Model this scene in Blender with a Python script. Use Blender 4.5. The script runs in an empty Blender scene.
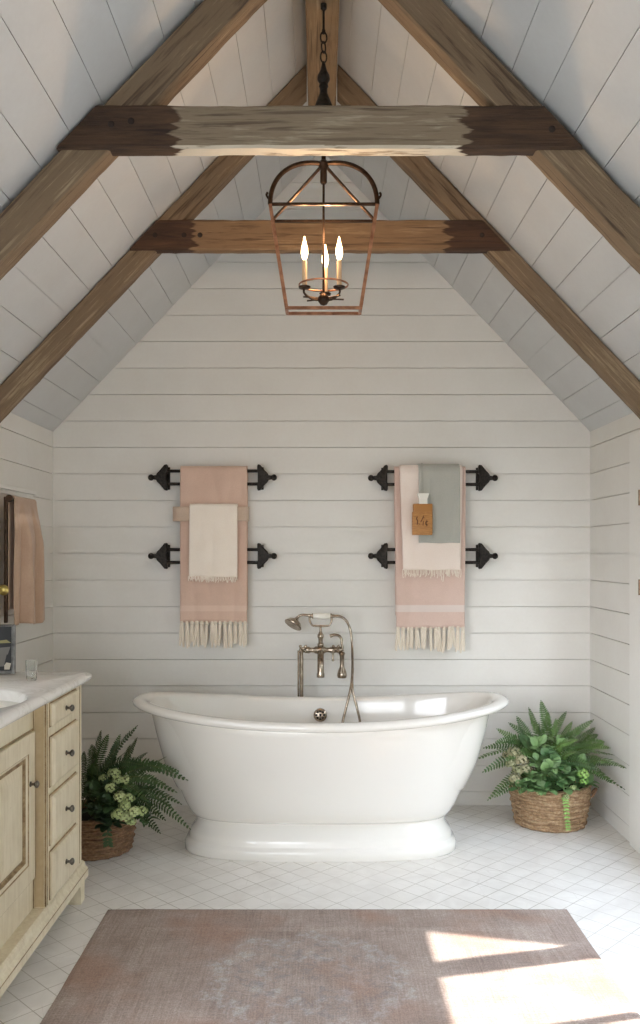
import bpy, bmesh, math, random
from mathutils import Vector, Matrix, noise
PI = math.pi
S = bpy.context.scene
COL = S.collection
R = random.Random(7)

# ------------------------------------------------------------------ camera frame
F, CX, HY, CAMZ = 861.0, 320.0, 553.0, 1.35
def P(px, py, Y):
    """point at depth Y that the photograph shows at (px, py)"""
    return Vector(((px - CX) * Y / F, Y, CAMZ - (py - HY) * Y / F))

XL, XR, XC = -1.426, 1.443, 0.0085      # room walls, ridge line
YB, YF = 4.6, -1.3                      # back wall, wall behind the camera
SL, RIDGE = 1.05, 3.505
def roof(x): return RIDGE - SL * abs(x - XC)
EAVE = roof(XR)
PITCH, ZREF, GAP = 0.1415, 1.772, 0.0030

# ------------------------------------------------------------------ helpers
class MB:
    def __init__(s): s.v, s.f, s.m = [], [], []
    def add(s, vs, fs, mi=0):
        o = len(s.v); s.v += [Vector(p) for p in vs]
        s.f += [[i + o for i in f] for f in fs]; s.m += [mi] * len(fs)
        return s
    def hexa(s, c, mi=0):     # 8 corners: bottom 4, top 4
        return s.add(c, [[0,3,2,1],[4,5,6,7],[0,1,5,4],[1,2,6,5],[2,3,7,6],[3,0,4,7]], mi)
    def box(s, x0, x1, y0, y1, z0, z1, mi=0):
        return s.hexa([(x0,y0,z0),(x1,y0,z0),(x1,y1,z0),(x0,y1,z0),(x0,y0,z1),(x1,y0,z1),(x1,y1,z1),(x0,y1,z1)], mi)
    def cbox(s, x0, x1, y0, y1, z0, z1, b=0.003, mi=0):   # chamfered box
        bm = bmesh.new(); bmesh.ops.create_cube(bm, size=1)
        for v in bm.verts:
            v.co = Vector(((x0+x1)/2 + v.co.x*(x1-x0), (y0+y1)/2 + v.co.y*(y1-y0), (z0+z1)/2 + v.co.z*(z1-z0)))
        b = min(b, abs(x1-x0)*.45, abs(y1-y0)*.45, abs(z1-z0)*.45)
        bmesh.ops.bevel(bm, geom=bm.edges[:], offset=b, segments=2, affect='EDGES', profile=.5)
        bm.verts.index_update()
        s.add([v.co.copy() for v in bm.verts], [[v.index for v in f.verts] for f in bm.faces], mi); bm.free(); return s
    def loft(s, loops, cap0=True, cap1=True, mi=0, closed=True):
        n = len(loops[0]); vs = [p for l in loops for p in l]; fs = []
        for i in range(len(loops)-1):
            for j in range(n if closed else n-1):
                k = (j+1) % n
                fs.append([i*n+j, i*n+k, (i+1)*n+k, (i+1)*n+j])
        if cap0: fs.append(list(range(n))[::-1])
        if cap1: fs.append([(len(loops)-1)*n + j for j in range(n)])
        return s.add(vs, fs, mi)
    def tube(s, pts, r, seg=10, mi=0, flat=None):
        pts = [Vector(p) for p in pts]; N = len(pts)
        rs = r if isinstance(r, (list, tuple)) else [r]*N
        T = [(pts[min(i+1,N-1)] - pts[max(i-1,0)]).normalized() for i in range(N)]
        up = Vector((0,0,1)) if abs(T[0].z) < .9 else Vector((1,0,0))
        a = T[0].cross(up).normalized(); loops = []
        for i in range(N):
            a = (a - T[i]*a.dot(T[i])).normalized(); b = T[i].cross(a)
            loops.append([pts[i] + (a*math.cos(2*PI*j/seg) + b*math.sin(2*PI*j/seg))*rs[i] for j in range(seg)])
        return s.loft(loops, mi=mi)
    def lathe(s, prof, c=(0,0,0), axis=(0,0,1), seg=24, mi=0):   # prof: (radius, along axis)
        q = Vector((0,0,1)).rotation_difference(Vector(axis).normalized()); c = Vector(c)
        loops = [[c + q @ Vector((r*math.cos(2*PI*j/seg), r*math.sin(2*PI*j/seg), h)) for j in range(seg)] for r, h in prof]
        return s.loft(loops, mi=mi)
    def ball(s, c, r, mi=0, seg=14, sc=(1,1,1)):
        c = Vector(c); n = 9
        loops = []
        for i in range(n+1):
            a = -PI/2 + PI*(i+.04)/(n+.08); loops.append([c + Vector((r*sc[0]*math.cos(a)*math.cos(2*PI*j/seg), r*sc[1]*math.cos(a)*math.sin(2*PI*j/seg), r*sc[2]*math.sin(a))) for j in range(seg)])
        return s.loft(loops, mi=mi)
    def build(s, name, mats, parent=None, smooth=False, angle=40, matrix=None, loc=None):
        me = bpy.data.meshes.new(name)
        vs = s.v
        if loc is not None: matrix = Matrix.Translation(loc)
        if matrix is not None:
            inv = matrix.inverted(); vs = [inv @ v for v in vs]
        me.from_pydata([tuple(v) for v in vs], [], s.f)
        for m in (mats if isinstance(mats, (list, tuple)) else [mats]): me.materials.append(m)
        for p, mi in zip(me.polygons, s.m): p.material_index = mi
        bm = bmesh.new(); bm.from_mesh(me); bmesh.ops.recalc_face_normals(bm, faces=bm.faces[:]); bm.to_mesh(me); bm.free()
        if smooth:
            me.shade_smooth(); me.set_sharp_from_angle(angle=math.radians(angle))
        me.update()
        o = bpy.data.objects.new(name, me); COL.objects.link(o)
        if parent is not None:
            o.parent = parent
            pm = WORLD[parent.name]
            o.matrix_local = pm.inverted() @ (matrix if matrix is not None else pm)
            if matrix is None:
                for v in me.vertices: v.co = pm.inverted() @ v.co
                WORLD[o.name] = pm.copy()
            else: WORLD[o.name] = matrix.copy()
        else:
            if matrix is not None: o.matrix_world = matrix
            WORLD[o.name] = matrix.copy() if matrix is not None else Matrix.Identity(4)
        return o
WORLD = {}

def empty(name, loc):
    o = bpy.data.objects.new(name, None); COL.objects.link(o); o.location = loc; o.empty_display_size = .1
    WORLD[o.name] = Matrix.Translation(loc); return o
def tag(o, label, cat, group=None):
    o['label'] = label; o['category'] = cat
    if group: o['group'] = group
    return o
def thing(name, label, cat, loc, group=None): return tag(empty(name, loc), label, cat, group)
def struct(o): o['kind'] = 'structure'; return o
def lerp(a, b, t): return a + (b-a)*t
def sm(a, b, x):
    t = max(0, min(1, (x-a)/(b-a))); return t*t*(3-2*t)
def bez(pts, n=24):           # Catmull-Rom through points
    pts = [Vector(p) for p in pts]; out = []; q = [pts[0]*2-pts[1]] + pts + [pts[-1]*2-pts[-2]]
    m = len(pts)-1
    for i in range(n+1):
        u = i/n*m; k = min(int(u), m-1); t = u-k; a,b,c,d = q[k:k+4]
        out.append(.5*((2*b) + (c-a)*t + (2*a-5*b+4*c-d)*t*t + (3*b-a-3*c+d)*t**3))
    return out

# ------------------------------------------------------------------ materials
def srgb(r, g, b):
    f = lambda c: (c/255/12.92) if c/255 <= .04045 else ((c/255+.055)/1.055)**2.4
    return (f(r), f(g), f(b), 1)
class NT:
    def __init__(s, name):
        s.mat = bpy.data.materials.new(name); s.mat.use_nodes = True; s.t = s.mat.node_tree; s.n = s.t.nodes; s.l = s.t.links
        s.b = s.n['Principled BSDF']
    def node(s, typ, **kw):
        x = s.n.new(typ)
        for k, v in kw.items(): setattr(x, k, v)
        return x
    def link(s, a, b): s.l.new(a, b)
    def coords(s, scale=(1,1,1), rot=(0,0,0), kind='Object'):
        tc = s.node('ShaderNodeTexCoord'); mp = s.node('ShaderNodeMapping')
        mp.inputs['Scale'].default_value = scale; mp.inputs['Rotation'].default_value = rot
        s.link(tc.outputs[kind], mp.inputs['Vector']); return mp.outputs['Vector']
    def noise(s, vec, scale=5, detail=4, rough=.5, dist=0):
        x = s.node('ShaderNodeTexNoise'); x.inputs['Scale'].default_value = scale; x.inputs['Detail'].default_value = detail
        x.inputs['Roughness'].default_value = rough; x.inputs['Distortion'].default_value = dist
        s.link(vec, x.inputs['Vector']); return x.outputs['Fac']
    def ramp(s, fac, stops):
        x = s.node('ShaderNodeValToRGB'); e = x.color_ramp.elements
        while len(e) < len(stops): e.new(.5)
        for q, (p, c) in zip(e, stops):
            q.position = p; q.color = c if len(c) == 4 else (*c, 1)
        s.link(fac, x.inputs['Fac']); return x.outputs['Color']
    def mix(s, fac, a, b, mode='MIX'):
        x = s.node('ShaderNodeMix', data_type='RGBA', blend_type=mode)
        for k, v in ((0, fac), (6, a), (7, b)):
            if hasattr(v, 'links'): s.link(v, x.inputs[k])
            else: x.inputs[k].default_value = v
        return x.outputs[2]
    def math(s, op, a, b=None, c=None):
        x = s.node('ShaderNodeMath', operation=op)
        for k, v in enumerate((a, b, c)):
            if v is None: continue
            if hasattr(v, 'links'): s.link(v, x.inputs[k])
            else: x.inputs[k].default_value = v
        return x.outputs[0]
    def mrange(s, v, a, b, c=0, d=1):
        x = s.node('ShaderNodeMapRange'); x.inputs[1].default_value = a; x.inputs[2].default_value = b; x.inputs[3].default_value = c; x.inputs[4].default_value = d
        s.link(v, x.inputs[0]); return x.outputs[0]
    def sep(s, vec):
        x = s.node('ShaderNodeSeparateXYZ'); s.link(vec, x.inputs[0]); return x.outputs
    def color(s, c):
        if hasattr(c, 'links'): s.link(c, s.b.inputs['Base Color'])
        else: s.b.inputs['Base Color'].default_value = c
    def bump(s, h, strength=.3, dist=.01):
        x = s.node('ShaderNodeBump'); x.inputs['Strength'].default_value = strength; x.inputs['Distance'].default_value = dist
        s.link(h, x.inputs['Height']); s.link(x.outputs[0], s.b.inputs['Normal'])
    def set(s, **kw):
        for k, v in kw.items(): s.b.inputs[k.replace('_', ' ')].default_value = v
        return s

def paint(name, col, col2, rough=.5):
    t = NT(name); v = t.coords((1,1,1))
    n = t.noise(v, 3.5, 5, .6); n2 = t.noise(v, 60, 3)
    f = t.math('ADD', t.math('MULTIPLY', n, .75), t.math('MULTIPLY', n2, .25))
    t.color(t.ramp(f, [(.3, col2), (.65, col)])); t.set(Roughness=rough); t.bump(n2, .05, .004); return t.mat
M = {}
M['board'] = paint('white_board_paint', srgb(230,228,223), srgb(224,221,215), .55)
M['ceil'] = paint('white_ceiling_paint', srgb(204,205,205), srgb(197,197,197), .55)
M['trim'] = paint('white_trim_paint', srgb(234,232,228), srgb(228,226,220), .4)
M['cream'] = None

def wood(name, dark, mid, light, ends=None, pale_under=False):
    t = NT(name)
    v = t.coords((1.2, 14, 14)); v2 = t.coords((.9, 3, 3)); vo = t.coords()
    g = t.noise(v, 3.0, 8, .68, .6); patch = t.noise(v2, 2.2, 4, .6); fine = t.noise(t.coords((3, 90, 90)), 3, 3)
    f = t.math('ADD', t.math('MULTIPLY', g, .62), t.math('ADD', t.math('MULTIPLY', patch, .45), t.math('MULTIPLY', fine, .14)))
    f = t.math('ADD', f, t.math('MULTIPLY', t.math('SUBTRACT', t.noise(t.coords((2.5, 55, 55)), 2.0, 5, .7), .5), .55))
    c = t.ramp(f, [(.40, dark), (.56, mid), (.66, mid), (.84, light)])
    crack = t.mrange(t.noise(t.coords((.9, 26, 26)), 2.2, 3, .55, .4), .40, .33, 0, .8)
    c = t.mix(crack, c, dark)
    # knots
    vor = t.node('ShaderNodeTexVoronoi'); vor.inputs['Scale'].default_value = 2.6
    t.link(t.coords((.9, 2.2, 2.2)), vor.inputs['Vector'])
    k = t.mrange(vor.outputs['Distance'], .03, .11, .85, 0)
    c = t.mix(k, c, dark)
    if ends:
        x = t.sep(vo)[0]
        ax = t.math('ABSOLUTE', x)
        ax = t.math('ADD', ax, t.math('MULTIPLY', t.math('SUBTRACT', t.noise(t.coords((1,30,30)), 1.5, 4), .5), .16))
        m = t.mrange(ax, ends[0], ends[0] + .012)
        c = t.mix(m, c, t.mix(1, t.ramp(g, [(.35, ends[1]), (.7, ends[2])]), t.ramp(g, [(.35, ends[1]), (.7, ends[2])])))
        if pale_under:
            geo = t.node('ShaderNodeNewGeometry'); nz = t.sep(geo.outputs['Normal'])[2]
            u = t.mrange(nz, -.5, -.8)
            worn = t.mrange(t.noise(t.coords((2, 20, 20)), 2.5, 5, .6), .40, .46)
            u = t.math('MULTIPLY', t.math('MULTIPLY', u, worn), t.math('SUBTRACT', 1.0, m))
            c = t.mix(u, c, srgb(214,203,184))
    t.color(c); t.set(Roughness=.8); t.bump(f, .55, .012); return t.mat
M['rafter'] = wood('weathered_rafter_wood', srgb(74,56,42), srgb(126,105,82), srgb(172,152,124))
M['tie_front'] = wood('weathered_tie_wood', srgb(92,74,58), srgb(140,123,102), srgb(186,172,150), (.44, srgb(46,31,21), srgb(92,66,46)), True)
M['tie_rear'] = wood('brown_tie_wood', srgb(80,58,40), srgb(130,102,74), srgb(166,138,106), (.53, srgb(46,29,19), srgb(90,60,40)))
M['ridge'] = wood('golden_ridge_wood', srgb(84,64,44), srgb(126,102,74), srgb(158,134,104))
M['peg'] = NT('dark_peg_wood').set(Base_Color=srgb(38,26,18), Roughness=.8).mat

def simple(name, col, rough=.5, metal=0, **kw): return NT(name).set(Base_Color=col, Roughness=rough, Metallic=metal, **kw).mat
def iron_mat():
    t = NT('black_wrought_iron'); n = t.noise(t.coords(), 90, 4)
    t.color(t.ramp(n, [(.35, srgb(26,23,21)), (.7, srgb(58,52,47))])); t.set(Roughness=.55, Metallic=.6); t.bump(n, .4, .003); return t.mat
M['iron'] = iron_mat()
def metal(name, a, b, rough):
    t = NT(name); n = t.noise(t.coords(), 40, 4)
    t.color(t.ramp(n, [(.3, a), (.7, b)])); t.set(Roughness=rough, Metallic=1.0); return t.mat
M['copper'] = metal('aged_copper', srgb(140,94,70), srgb(204,146,112), .28)
M['bronze'] = metal('dark_bronze', srgb(52,42,36), srgb(84,66,54), .4)
M['hinge'] = metal('brown_hinge_metal', srgb(120,96,78), srgb(156,132,110), .45)
M['nickel'] = metal('aged_nickel', srgb(138,122,106), srgb(186,174,158), .26)
M['brass'] = metal('old_brass', srgb(150,128,66), srgb(196,176,110), .3)
M['knob'] = metal('dark_pewter', srgb(78,74,68), srgb(130,124,114), .35)
M['enamel'] = simple('white_bath_enamel', srgb(234,231,225), .12, Coat_Weight=.4, Coat_Roughness=.05)
M['porcelain'] = simple('white_porcelain', srgb(238,235,226), .18)
M['dark'] = simple('dark_hole', srgb(24,22,20), .7)
M['candle'] = simple('ivory_candle_sleeve', srgb(226,190,150), .5)
M['bulb'] = NT('lit_candle_bulb').set(Base_Color=(1,.8,.5,1), Emission_Color=(1,.66,.34,1), Emission_Strength=11).mat
M['glass'] = NT('clear_glass').set(Base_Color=(.96,.98,.97,1), Roughness=.03, Transmission_Weight=1, IOR=1.3).mat

def cloth(name, c1, c2, band=None, fine=420, bump=.35):
    t = NT(name); v = t.coords()
    w1 = t.node('ShaderNodeTexWave', bands_direction='X'); w1.inputs['Scale'].default_value = fine/6.28; t.link(v, w1.inputs['Vector'])
    w2 = t.node('ShaderNodeTexWave', bands_direction='Z'); w2.inputs['Scale'].default_value = fine/6.28; t.link(v, w2.inputs['Vector'])
    weave = t.math('MULTIPLY', w1.outputs['Fac'], w2.outputs['Fac'])
    n = t.noise(v, 220, 4, .7); n2 = t.noise(v, 9, 3)
    f = t.math('ADD', t.math('MULTIPLY', n, .6), t.math('MULTIPLY', n2, .4))
    c = t.ramp(f, [(.32, c2), (.66, c1)])
    if band:
        z = t.sep(v)[2]
        for (z0, z1, bc) in band:
            m = t.math('MULTIPLY', t.math('GREATER_THAN', z, z0), t.math('LESS_THAN', z, z1))
            c = t.mix(t.math('MULTIPLY', m, .75), c, bc)
    t.color(c); t.set(Roughness=.95, Sheen_Weight=.25); t.bump(t.math('ADD', weave, n), bump, .0015); return t.mat
M['pink_l'] = cloth('dusty_pink_linen', srgb(222,192,174), srgb(208,177,159), [(1.045,1.075,srgb(228,202,186))])
M['pink_r'] = cloth('rose_linen', srgb(226,200,188), srgb(212,184,171), [(1.041,1.077,srgb(230,218,212))])
M['pink_w'] = cloth('tan_pink_linen', srgb(196,168,146), srgb(176,147,125))
M['creamcloth'] = cloth('cream_cotton', srgb(248,238,226), srgb(240,227,212))
M['blush'] = cloth('pale_blush_cotton', srgb(247,234,225), srgb(240,224,213))
M['sash'] = cloth('beige_linen', srgb(214,192,172), srgb(196,172,152))
M['greycloth'] = cloth('grey_green_linen', srgb(186,186,178), srgb(170,170,163))
M['tassel'] = cloth('ivory_tassel_thread', srgb(238,228,212), srgb(222,208,190))

# --- floor tiles laid on the diagonal
def tile_mat():
    t = NT('white_diagonal_tile')
    br = t.node('ShaderNodeTexBrick'); br.offset = 0; br.squash = 1
    for k, v in (('Scale',1.0),('Mortar Size',.0017),('Mortar Smooth',.3),('Bias',0),('Brick Width',.092),('Row Height',.092)): br.inputs[k].default_value = v
    v = t.coords((1,1,1), (0,0,PI/4)); t.link(v, br.inputs['Vector'])
    n = t.noise(t.coords(), 6, 6, .65, .8); n2 = t.noise(t.coords(), 2.2, 3)
    base = t.ramp(n, [(.3, srgb(218,214,208)), (.6, srgb(232,229,224))])
    gc = t.ramp(n2, [(.35, srgb(166,158,146)), (.65, srgb(204,199,191))])
    # hairline craquelure on the old tile
    vo = t.node('ShaderNodeTexVoronoi', feature='DISTANCE_TO_EDGE'); vo.inputs['Scale'].default_value = 9; t.link(v, vo.inputs['Vector'])
    cr = t.math('MULTIPLY', t.mrange(vo.outputs['Distance'], .0, .02, 1, 0), t.mrange(n, .5, .62, 0, .35))
    base = t.mix(cr, base, srgb(176,168,156))
    br.inputs['Color1'].default_value = (1,1,1,1); br.inputs['Color2'].default_value = (.95,.95,.95,1)
    t.color(t.mix(br.outputs['Fac'], base, gc))
    t.set(Roughness=.38); t.bump(t.math('SUBTRACT', 1.0, br.outputs['Fac']), .25, .003); return t.mat
M['tile'] = tile_mat()

# --- rug: faded woven ground, border bands and a worn medallion
def rug_mat():
    t = NT('faded_wool_rug'); v = t.coords()
    x, y, z = t.sep(v)
    n = t.noise(v, 5, 5, .6); nf = t.noise(v, 190, 3, .75)
    ws = t.noise(t.coords((150, 5, 1)), 1.2, 3, .65)        # warp streaks running along the rug
    wt = t.noise(t.coords((9, 190, 1)), 1.0, 2, .65)       # weft rows
    base = t.ramp(t.math('ADD', t.math('MULTIPLY', n, .45), t.math('ADD', t.math('MULTIPLY', ws, .36), t.math('MULTIPLY', wt, .19))),
                  [(.34, srgb(134,114,104)), (.5, srgb(168,149,138)), (.66, srgb(196,180,169))])
    # border bands by distance to the edge
    hx, hy = .867, 1.13
    d = t.math('MINIMUM', t.math('SUBTRACT', hx, t.math('ABSOLUTE', x)), t.math('SUBTRACT', hy, t.math('ABSOLUTE', y)))
    dn = t.math('ADD', d, t.math('MULTIPLY', t.math('SUBTRACT', n, .5), .03))
    band = t.math('MULTIPLY', t.math('GREATER_THAN', dn, .17), t.math('LESS_THAN', dn, .20))
    base = t.mix(t.math('MULTIPLY', band, t.mrange(nf, .4, .6, .1, .4)), base, srgb(196,180,168))
    # medallion: worn lobed rings
    px = t.math('DIVIDE', t.math('ADD', x, .10), .34); py = t.math('DIVIDE', t.math('SUBTRACT', y, .58), .34)
    r = t.math('SQRT', t.math('ADD', t.math('MULTIPLY', px, px), t.math('MULTIPLY', py, py)))
    ang = t.math('ARCTAN2', py, px)
    lob = t.math('MULTIPLY', t.math('COSINE', t.math('MULTIPLY', ang, 10)), .06)
    rr = t.math('ADD', t.math('ADD', r, lob), t.math('MULTIPLY', t.math('SUBTRACT', t.noise(v, 22, 4, .7), .5), .45))
    ring = t.math('SUBTRACT', 1.0, t.mrange(t.math('ABSOLUTE', t.math('SUBTRACT', rr, .85)), .05, .14))
    ring2 = t.math('SUBTRACT', 1.0, t.mrange(t.math('ABSOLUTE', t.math('SUBTRACT', rr, .45)), .04, .10))
    wear = t.mrange(t.noise(v, 34, 4, .7), .42, .6)
    fl = t.math('MULTIPLY', t.math('MAXIMUM', ring, ring2), wear)
    base = t.mix(t.math('MULTIPLY', fl, .5), base, srgb(196,196,196))
    core = t.math('MULTIPLY', t.mrange(rr, .8, .7), t.mrange(t.noise(v, 26, 4, .7), .5, .62))
    base = t.mix(t.math('MULTIPLY', core, .55), base, srgb(134,130,132))
    rust = t.math('MULTIPLY', t.mrange(t.noise(v, 2.7, 3), .50, .64), .55)
    base = t.mix(rust, base, srgb(168,124,100))
    speck = t.mrange(nf, .40, .62)
    t.color(t.mix(t.math('MULTIPLY', t.math('SUBTRACT', 1.0, speck), .42), base, srgb(96,80,72)))
    t.set(Roughness=1.0, Sheen_Weight=.1); t.bump(t.math('ADD', nf, wt), .7, .004); return t.mat
M['rug'] = rug_mat()

def cream_mat():
    t = NT('antique_cream_paint'); v = t.coords((1,1,1))
    n = t.noise(v, 7, 6, .65); s = t.noise(t.coords((30, 30, 2)), 2.5, 4, .6); chips = t.noise(v, 24, 6, .75)
    c = t.ramp(t.math('ADD', t.math('MULTIPLY', n, .5), t.math('MULTIPLY', s, .5)), [(.34, srgb(207,194,165)), (.6, srgb(228,218,193))])
    c = t.mix(t.mrange(chips, .66, .74, 0, .6), c, srgb(160,128,86))
    t.color(c); t.set(Roughness=.5); t.bump(s, .12, .003); return t.mat
M['cream'] = cream_mat()
def glaze_mat():
    t = NT('brown_antique_glaze'); n = t.noise(t.coords(), 18, 5, .7)
    t.color(t.ramp(n, [(.35, srgb(118,92,58)), (.7, srgb(190,168,128))])); t.set(Roughness=.6); return t.mat
M['glaze'] = glaze_mat()
M['shade_glaze'] = paint('shaded_cream_glaze', srgb(200,182,148), srgb(178,156,120), .55)  # glaze tone with the recess shade mixed into the colour
def marble_mat():
    t = NT('white_marble'); v = t.coords(); n = t.noise(v, 5, 8, .7, 2.2); n2 = t.noise(v, 9, 4)
    c = t.ramp(n, [(.44, srgb(238,236,231)), (.5, srgb(222,219,213)), (.55, srgb(240,238,234))])
    t.color(t.mix(t.mrange(n2, .4, .65), c, srgb(240,238,234))); t.set(Roughness=.16); return t.mat
M['marble'] = marble_mat()
def wicker_mat(name, a, b, c_):
    t = NT(name); v = t.coords(); n = t.noise(t.coords((1,1,5)), 16, 5, .7); n2 = t.noise(v, 70, 4, .7)
    f = t.math('ADD', t.math('MULTIPLY', n, .55), t.math('MULTIPLY', n2, .45))
    t.color(t.ramp(f, [(.32, a), (.5, b), (.68, c_)])); t.set(Roughness=.85); t.bump(n2, .6, .004); return t.mat
M['wicker'] = wicker_mat('seagrass_weave', srgb(98,74,52), srgb(160,130,98), srgb(206,182,148))
M['wicker_d'] = wicker_mat('brown_seagrass_weave', srgb(84,60,42), srgb(134,102,76), srgb(170,138,106))
M['soil'] = simple('dark_potting_soil', srgb(36,27,20), .95)
def leaf_mat(name, a, b, tr=.0):
    t = NT(name); n = t.noise(t.coords(), 22, 3)
    oi = t.node('ShaderNodeObjectInfo'); f = t.math('ADD', t.math('MULTIPLY', n, .6), t.math('MULTIPLY', oi.outputs['Random'], .4))
    t.color(t.ramp(f, [(.25, a), (.75, b)])); t.set(Roughness=.5, Subsurface_Weight=0)
    return t.mat
M['fern'] = leaf_mat('fern_green', srgb(50,80,38), srgb(104,138,70))
M['fern_d'] = leaf_mat('deep_fern_green', srgb(34,58,32), srgb(70,98,54))
M['broad'] = leaf_mat('broad_leaf_green', srgb(66,104,58), srgb(130,160,104))
M['vine'] = leaf_mat('fresh_vine_green', srgb(110,158,70), srgb(164,200,112))
M['bloom'] = leaf_mat('pale_green_bloom', srgb(150,168,110), srgb(196,206,150))
M['sedum'] = leaf_mat('dusty_sedum_bloom', srgb(132,134,96), srgb(178,168,136))
M['stalk'] = leaf_mat('plant_stalk', srgb(70,82,44), srgb(104,110,62))
M['bottle'] = NT('amber_kraft_bottle').set(Base_Color=srgb(176,122,64), Roughness=.4).mat
def kraft():
    t = NT('brown_wood_label'); n = t.noise(t.coords((3,3,20)), 12, 5, .7)
    t.color(t.ramp(n, [(.3, srgb(150,98,48)), (.7, srgb(200,146,84))])); t.set(Roughness=.55); return t.mat
M['kraft'] = kraft()
M['mark'] = simple('burnt_brown_mark', srgb(92,52,22), .7)
M['twine'] = simple('grey_twine', srgb(176,180,172), .9)
M['frame_metal'] = metal('grey_picture_frame_metal', srgb(92,92,92), srgb(140,140,138), .3)
M['print'] = simple('dark_print', srgb(40,42,46), .35)
M['print_l'] = simple('pale_print', srgb(206,200,184), .5)
M['print_m'] = simple('grey_print', srgb(118,116,112), .5)
M['print_y'] = simple('olive_print', srgb(150,146,100), .5)
M['ground'] = simple('pale_gravel', srgb(104,108,104), .95)
M['outside'] = simple('sun_blocker_grey', srgb(176,178,178), .9)

# ------------------------------------------------------------------ room shell
def zlines(z0, z1):
    k0 = math.floor((z0 - ZREF)/PITCH); out = [z0]
    k = k0
    while ZREF + k*PITCH < z1:
        z = ZREF + k*PITCH
        if z > z0 + .004: out.append(z)
        k += 1
    out.append(z1); return out
TH = .016
def board_prism(mb, quad, n):       # quad: 4 front points (x,y,z) in order, n: inward normal
    n = Vector(n); q = [Vector(p) for p in quad]; c = sum(q, Vector())/4
    fr = [p for p in q]; bk = [p - n*TH for p in q]
    mb.hexa([*bk, *fr])
# back wall (gable)
mb = MB(); zs = zlines(0, RIDGE)
for a, b in zip(zs[:-1], zs[1:]):
    a0, b0 = a + GAP/2, b - GAP/2
    def ext(z):
        if z <= EAVE: return XL, XR
        h = (RIDGE - z)/SL; return XC - h, XC + h
    segs = [(a0, b0)] if not (a0 < EAVE < b0) else [(a0, EAVE), (EAVE, b0)]
    for z0, z1 in segs:
        if z1 - z0 < .002: continue
        l0, r0 = ext(z0); l1, r1 = ext(min(z1, RIDGE - .002))
        board_prism(mb, [(l0,YB,z0),(r0,YB,z0),(r1,YB,z1),(l1,YB,z1)], (0,-1,0))
mb.box(XL-.1, XR+.1, YB+TH, YB+.12, -.05, RIDGE+.1)
struct(mb.build('wall_back', M['board']))
# side walls
def side_wall(name, X, nx, openings):
    mb = MB(); zs = zlines(0, EAVE)
    for a, b in zip(zs[:-1], zs[1:]):
        a0, b0 = a + GAP/2, b - GAP/2
        cuts = sorted({YF, YB, *[y for o in openings if o[2] < b0 and o[3] > a0 for y in o[:2]]})
        for y0, y1 in zip(cuts[:-1], cuts[1:]):
            ym = (y0+y1)/2; zz = [(a0, b0)]
            for o in openings:
                if o[0] < ym < o[1]:
                    nz = []
                    for p, q in zz:
                        if o[3] <= p or o[2] >= q: nz.append((p, q)); continue
                        if o[2] > p: nz.append((p, o[2]))
                        if o[3] < q: nz.append((o[3], q))
                    zz = nz
            for p, q in zz:
                if q - p > .003: board_prism(mb, [(X,y0,p),(X,y1,p),(X,y1,q),(X,y0,q)], (nx,0,0))
    # backing behind the boards, with the same openings
    ycuts = sorted({YF, YB, *[y for o in openings for y in o[:2]]})
    xa, xb = X - nx*TH, X - nx*.12
    for y0, y1 in zip(ycuts[:-1], ycuts[1:]):
        ym = (y0+y1)/2; op = [o for o in openings if o[0] < ym < o[1]]
        spans = [(0, EAVE+.02)]
        for o in op: spans = [(0, o[2]), (o[3], EAVE+.02)]
        for p, q in spans:
            if q - p > .01: mb.box(min(xa,xb), max(xa,xb), y0, y1, p, q)
    return struct(mb.build(name, M['board']))
DOOR = (2.19, 3.842, 0.0, 1.80)
WIN = (-1.1, 1.85, .50, 1.88)
side_wall('wall_left', XL, 1, [WIN])
side_wall('wall_right', XR, -1, [DOOR])
# wall behind the camera, with a broad window
mb = MB()
wx0, wx1, wz0, wz1 = -1.25, -.15, .6, 1.95
mb.box(XL, wx0, YF-.12, YF, 0, EAVE); mb.box(wx1, XR, YF-.12, YF, 0, EAVE); mb.box(wx0, wx1, YF-.12, YF, 0, wz0)
h = (RIDGE - wz1)/SL
mb.hexa([(XL,YF-.12,EAVE),(wx0,YF-.12,EAVE),(wx0,YF,EAVE),(XL,YF,EAVE),(XC-h,YF-.12,wz1),(wx0,YF-.12,wz1),(wx0,YF,wz1),(XC-h,YF,wz1)])
mb.hexa([(wx1,YF-.12,EAVE),(XR,YF-.12,EAVE),(XR,YF,EAVE),(wx1,YF,EAVE),(wx1,YF-.12,wz1),(XC+h,YF-.12,wz1),(XC+h,YF,wz1),(wx1,YF,wz1)])
mb.hexa([(XC-h,YF-.12,wz1),(XC+h,YF-.12,wz1),(XC+h,YF,wz1),(XC-h,YF,wz1),(XC-.01,YF-.12,RIDGE),(XC+.01,YF-.12,RIDGE),(XC+.01,YF,RIDGE),(XC-.01,YF,RIDGE)])
struct(mb.build('wall_front', M['board']))
mb = MB()
for x in (wx0, -.72, wx1-.04): mb.cbox(x, x+.04, YF-.09, YF-.03, wz0, wz1)
for z in (wz0, 1.3, wz1-.04): mb.cbox(wx0, wx1, YF-.085, YF-.035, z, z+.04)
struct(mb.build('window_2', M['trim']))
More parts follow.
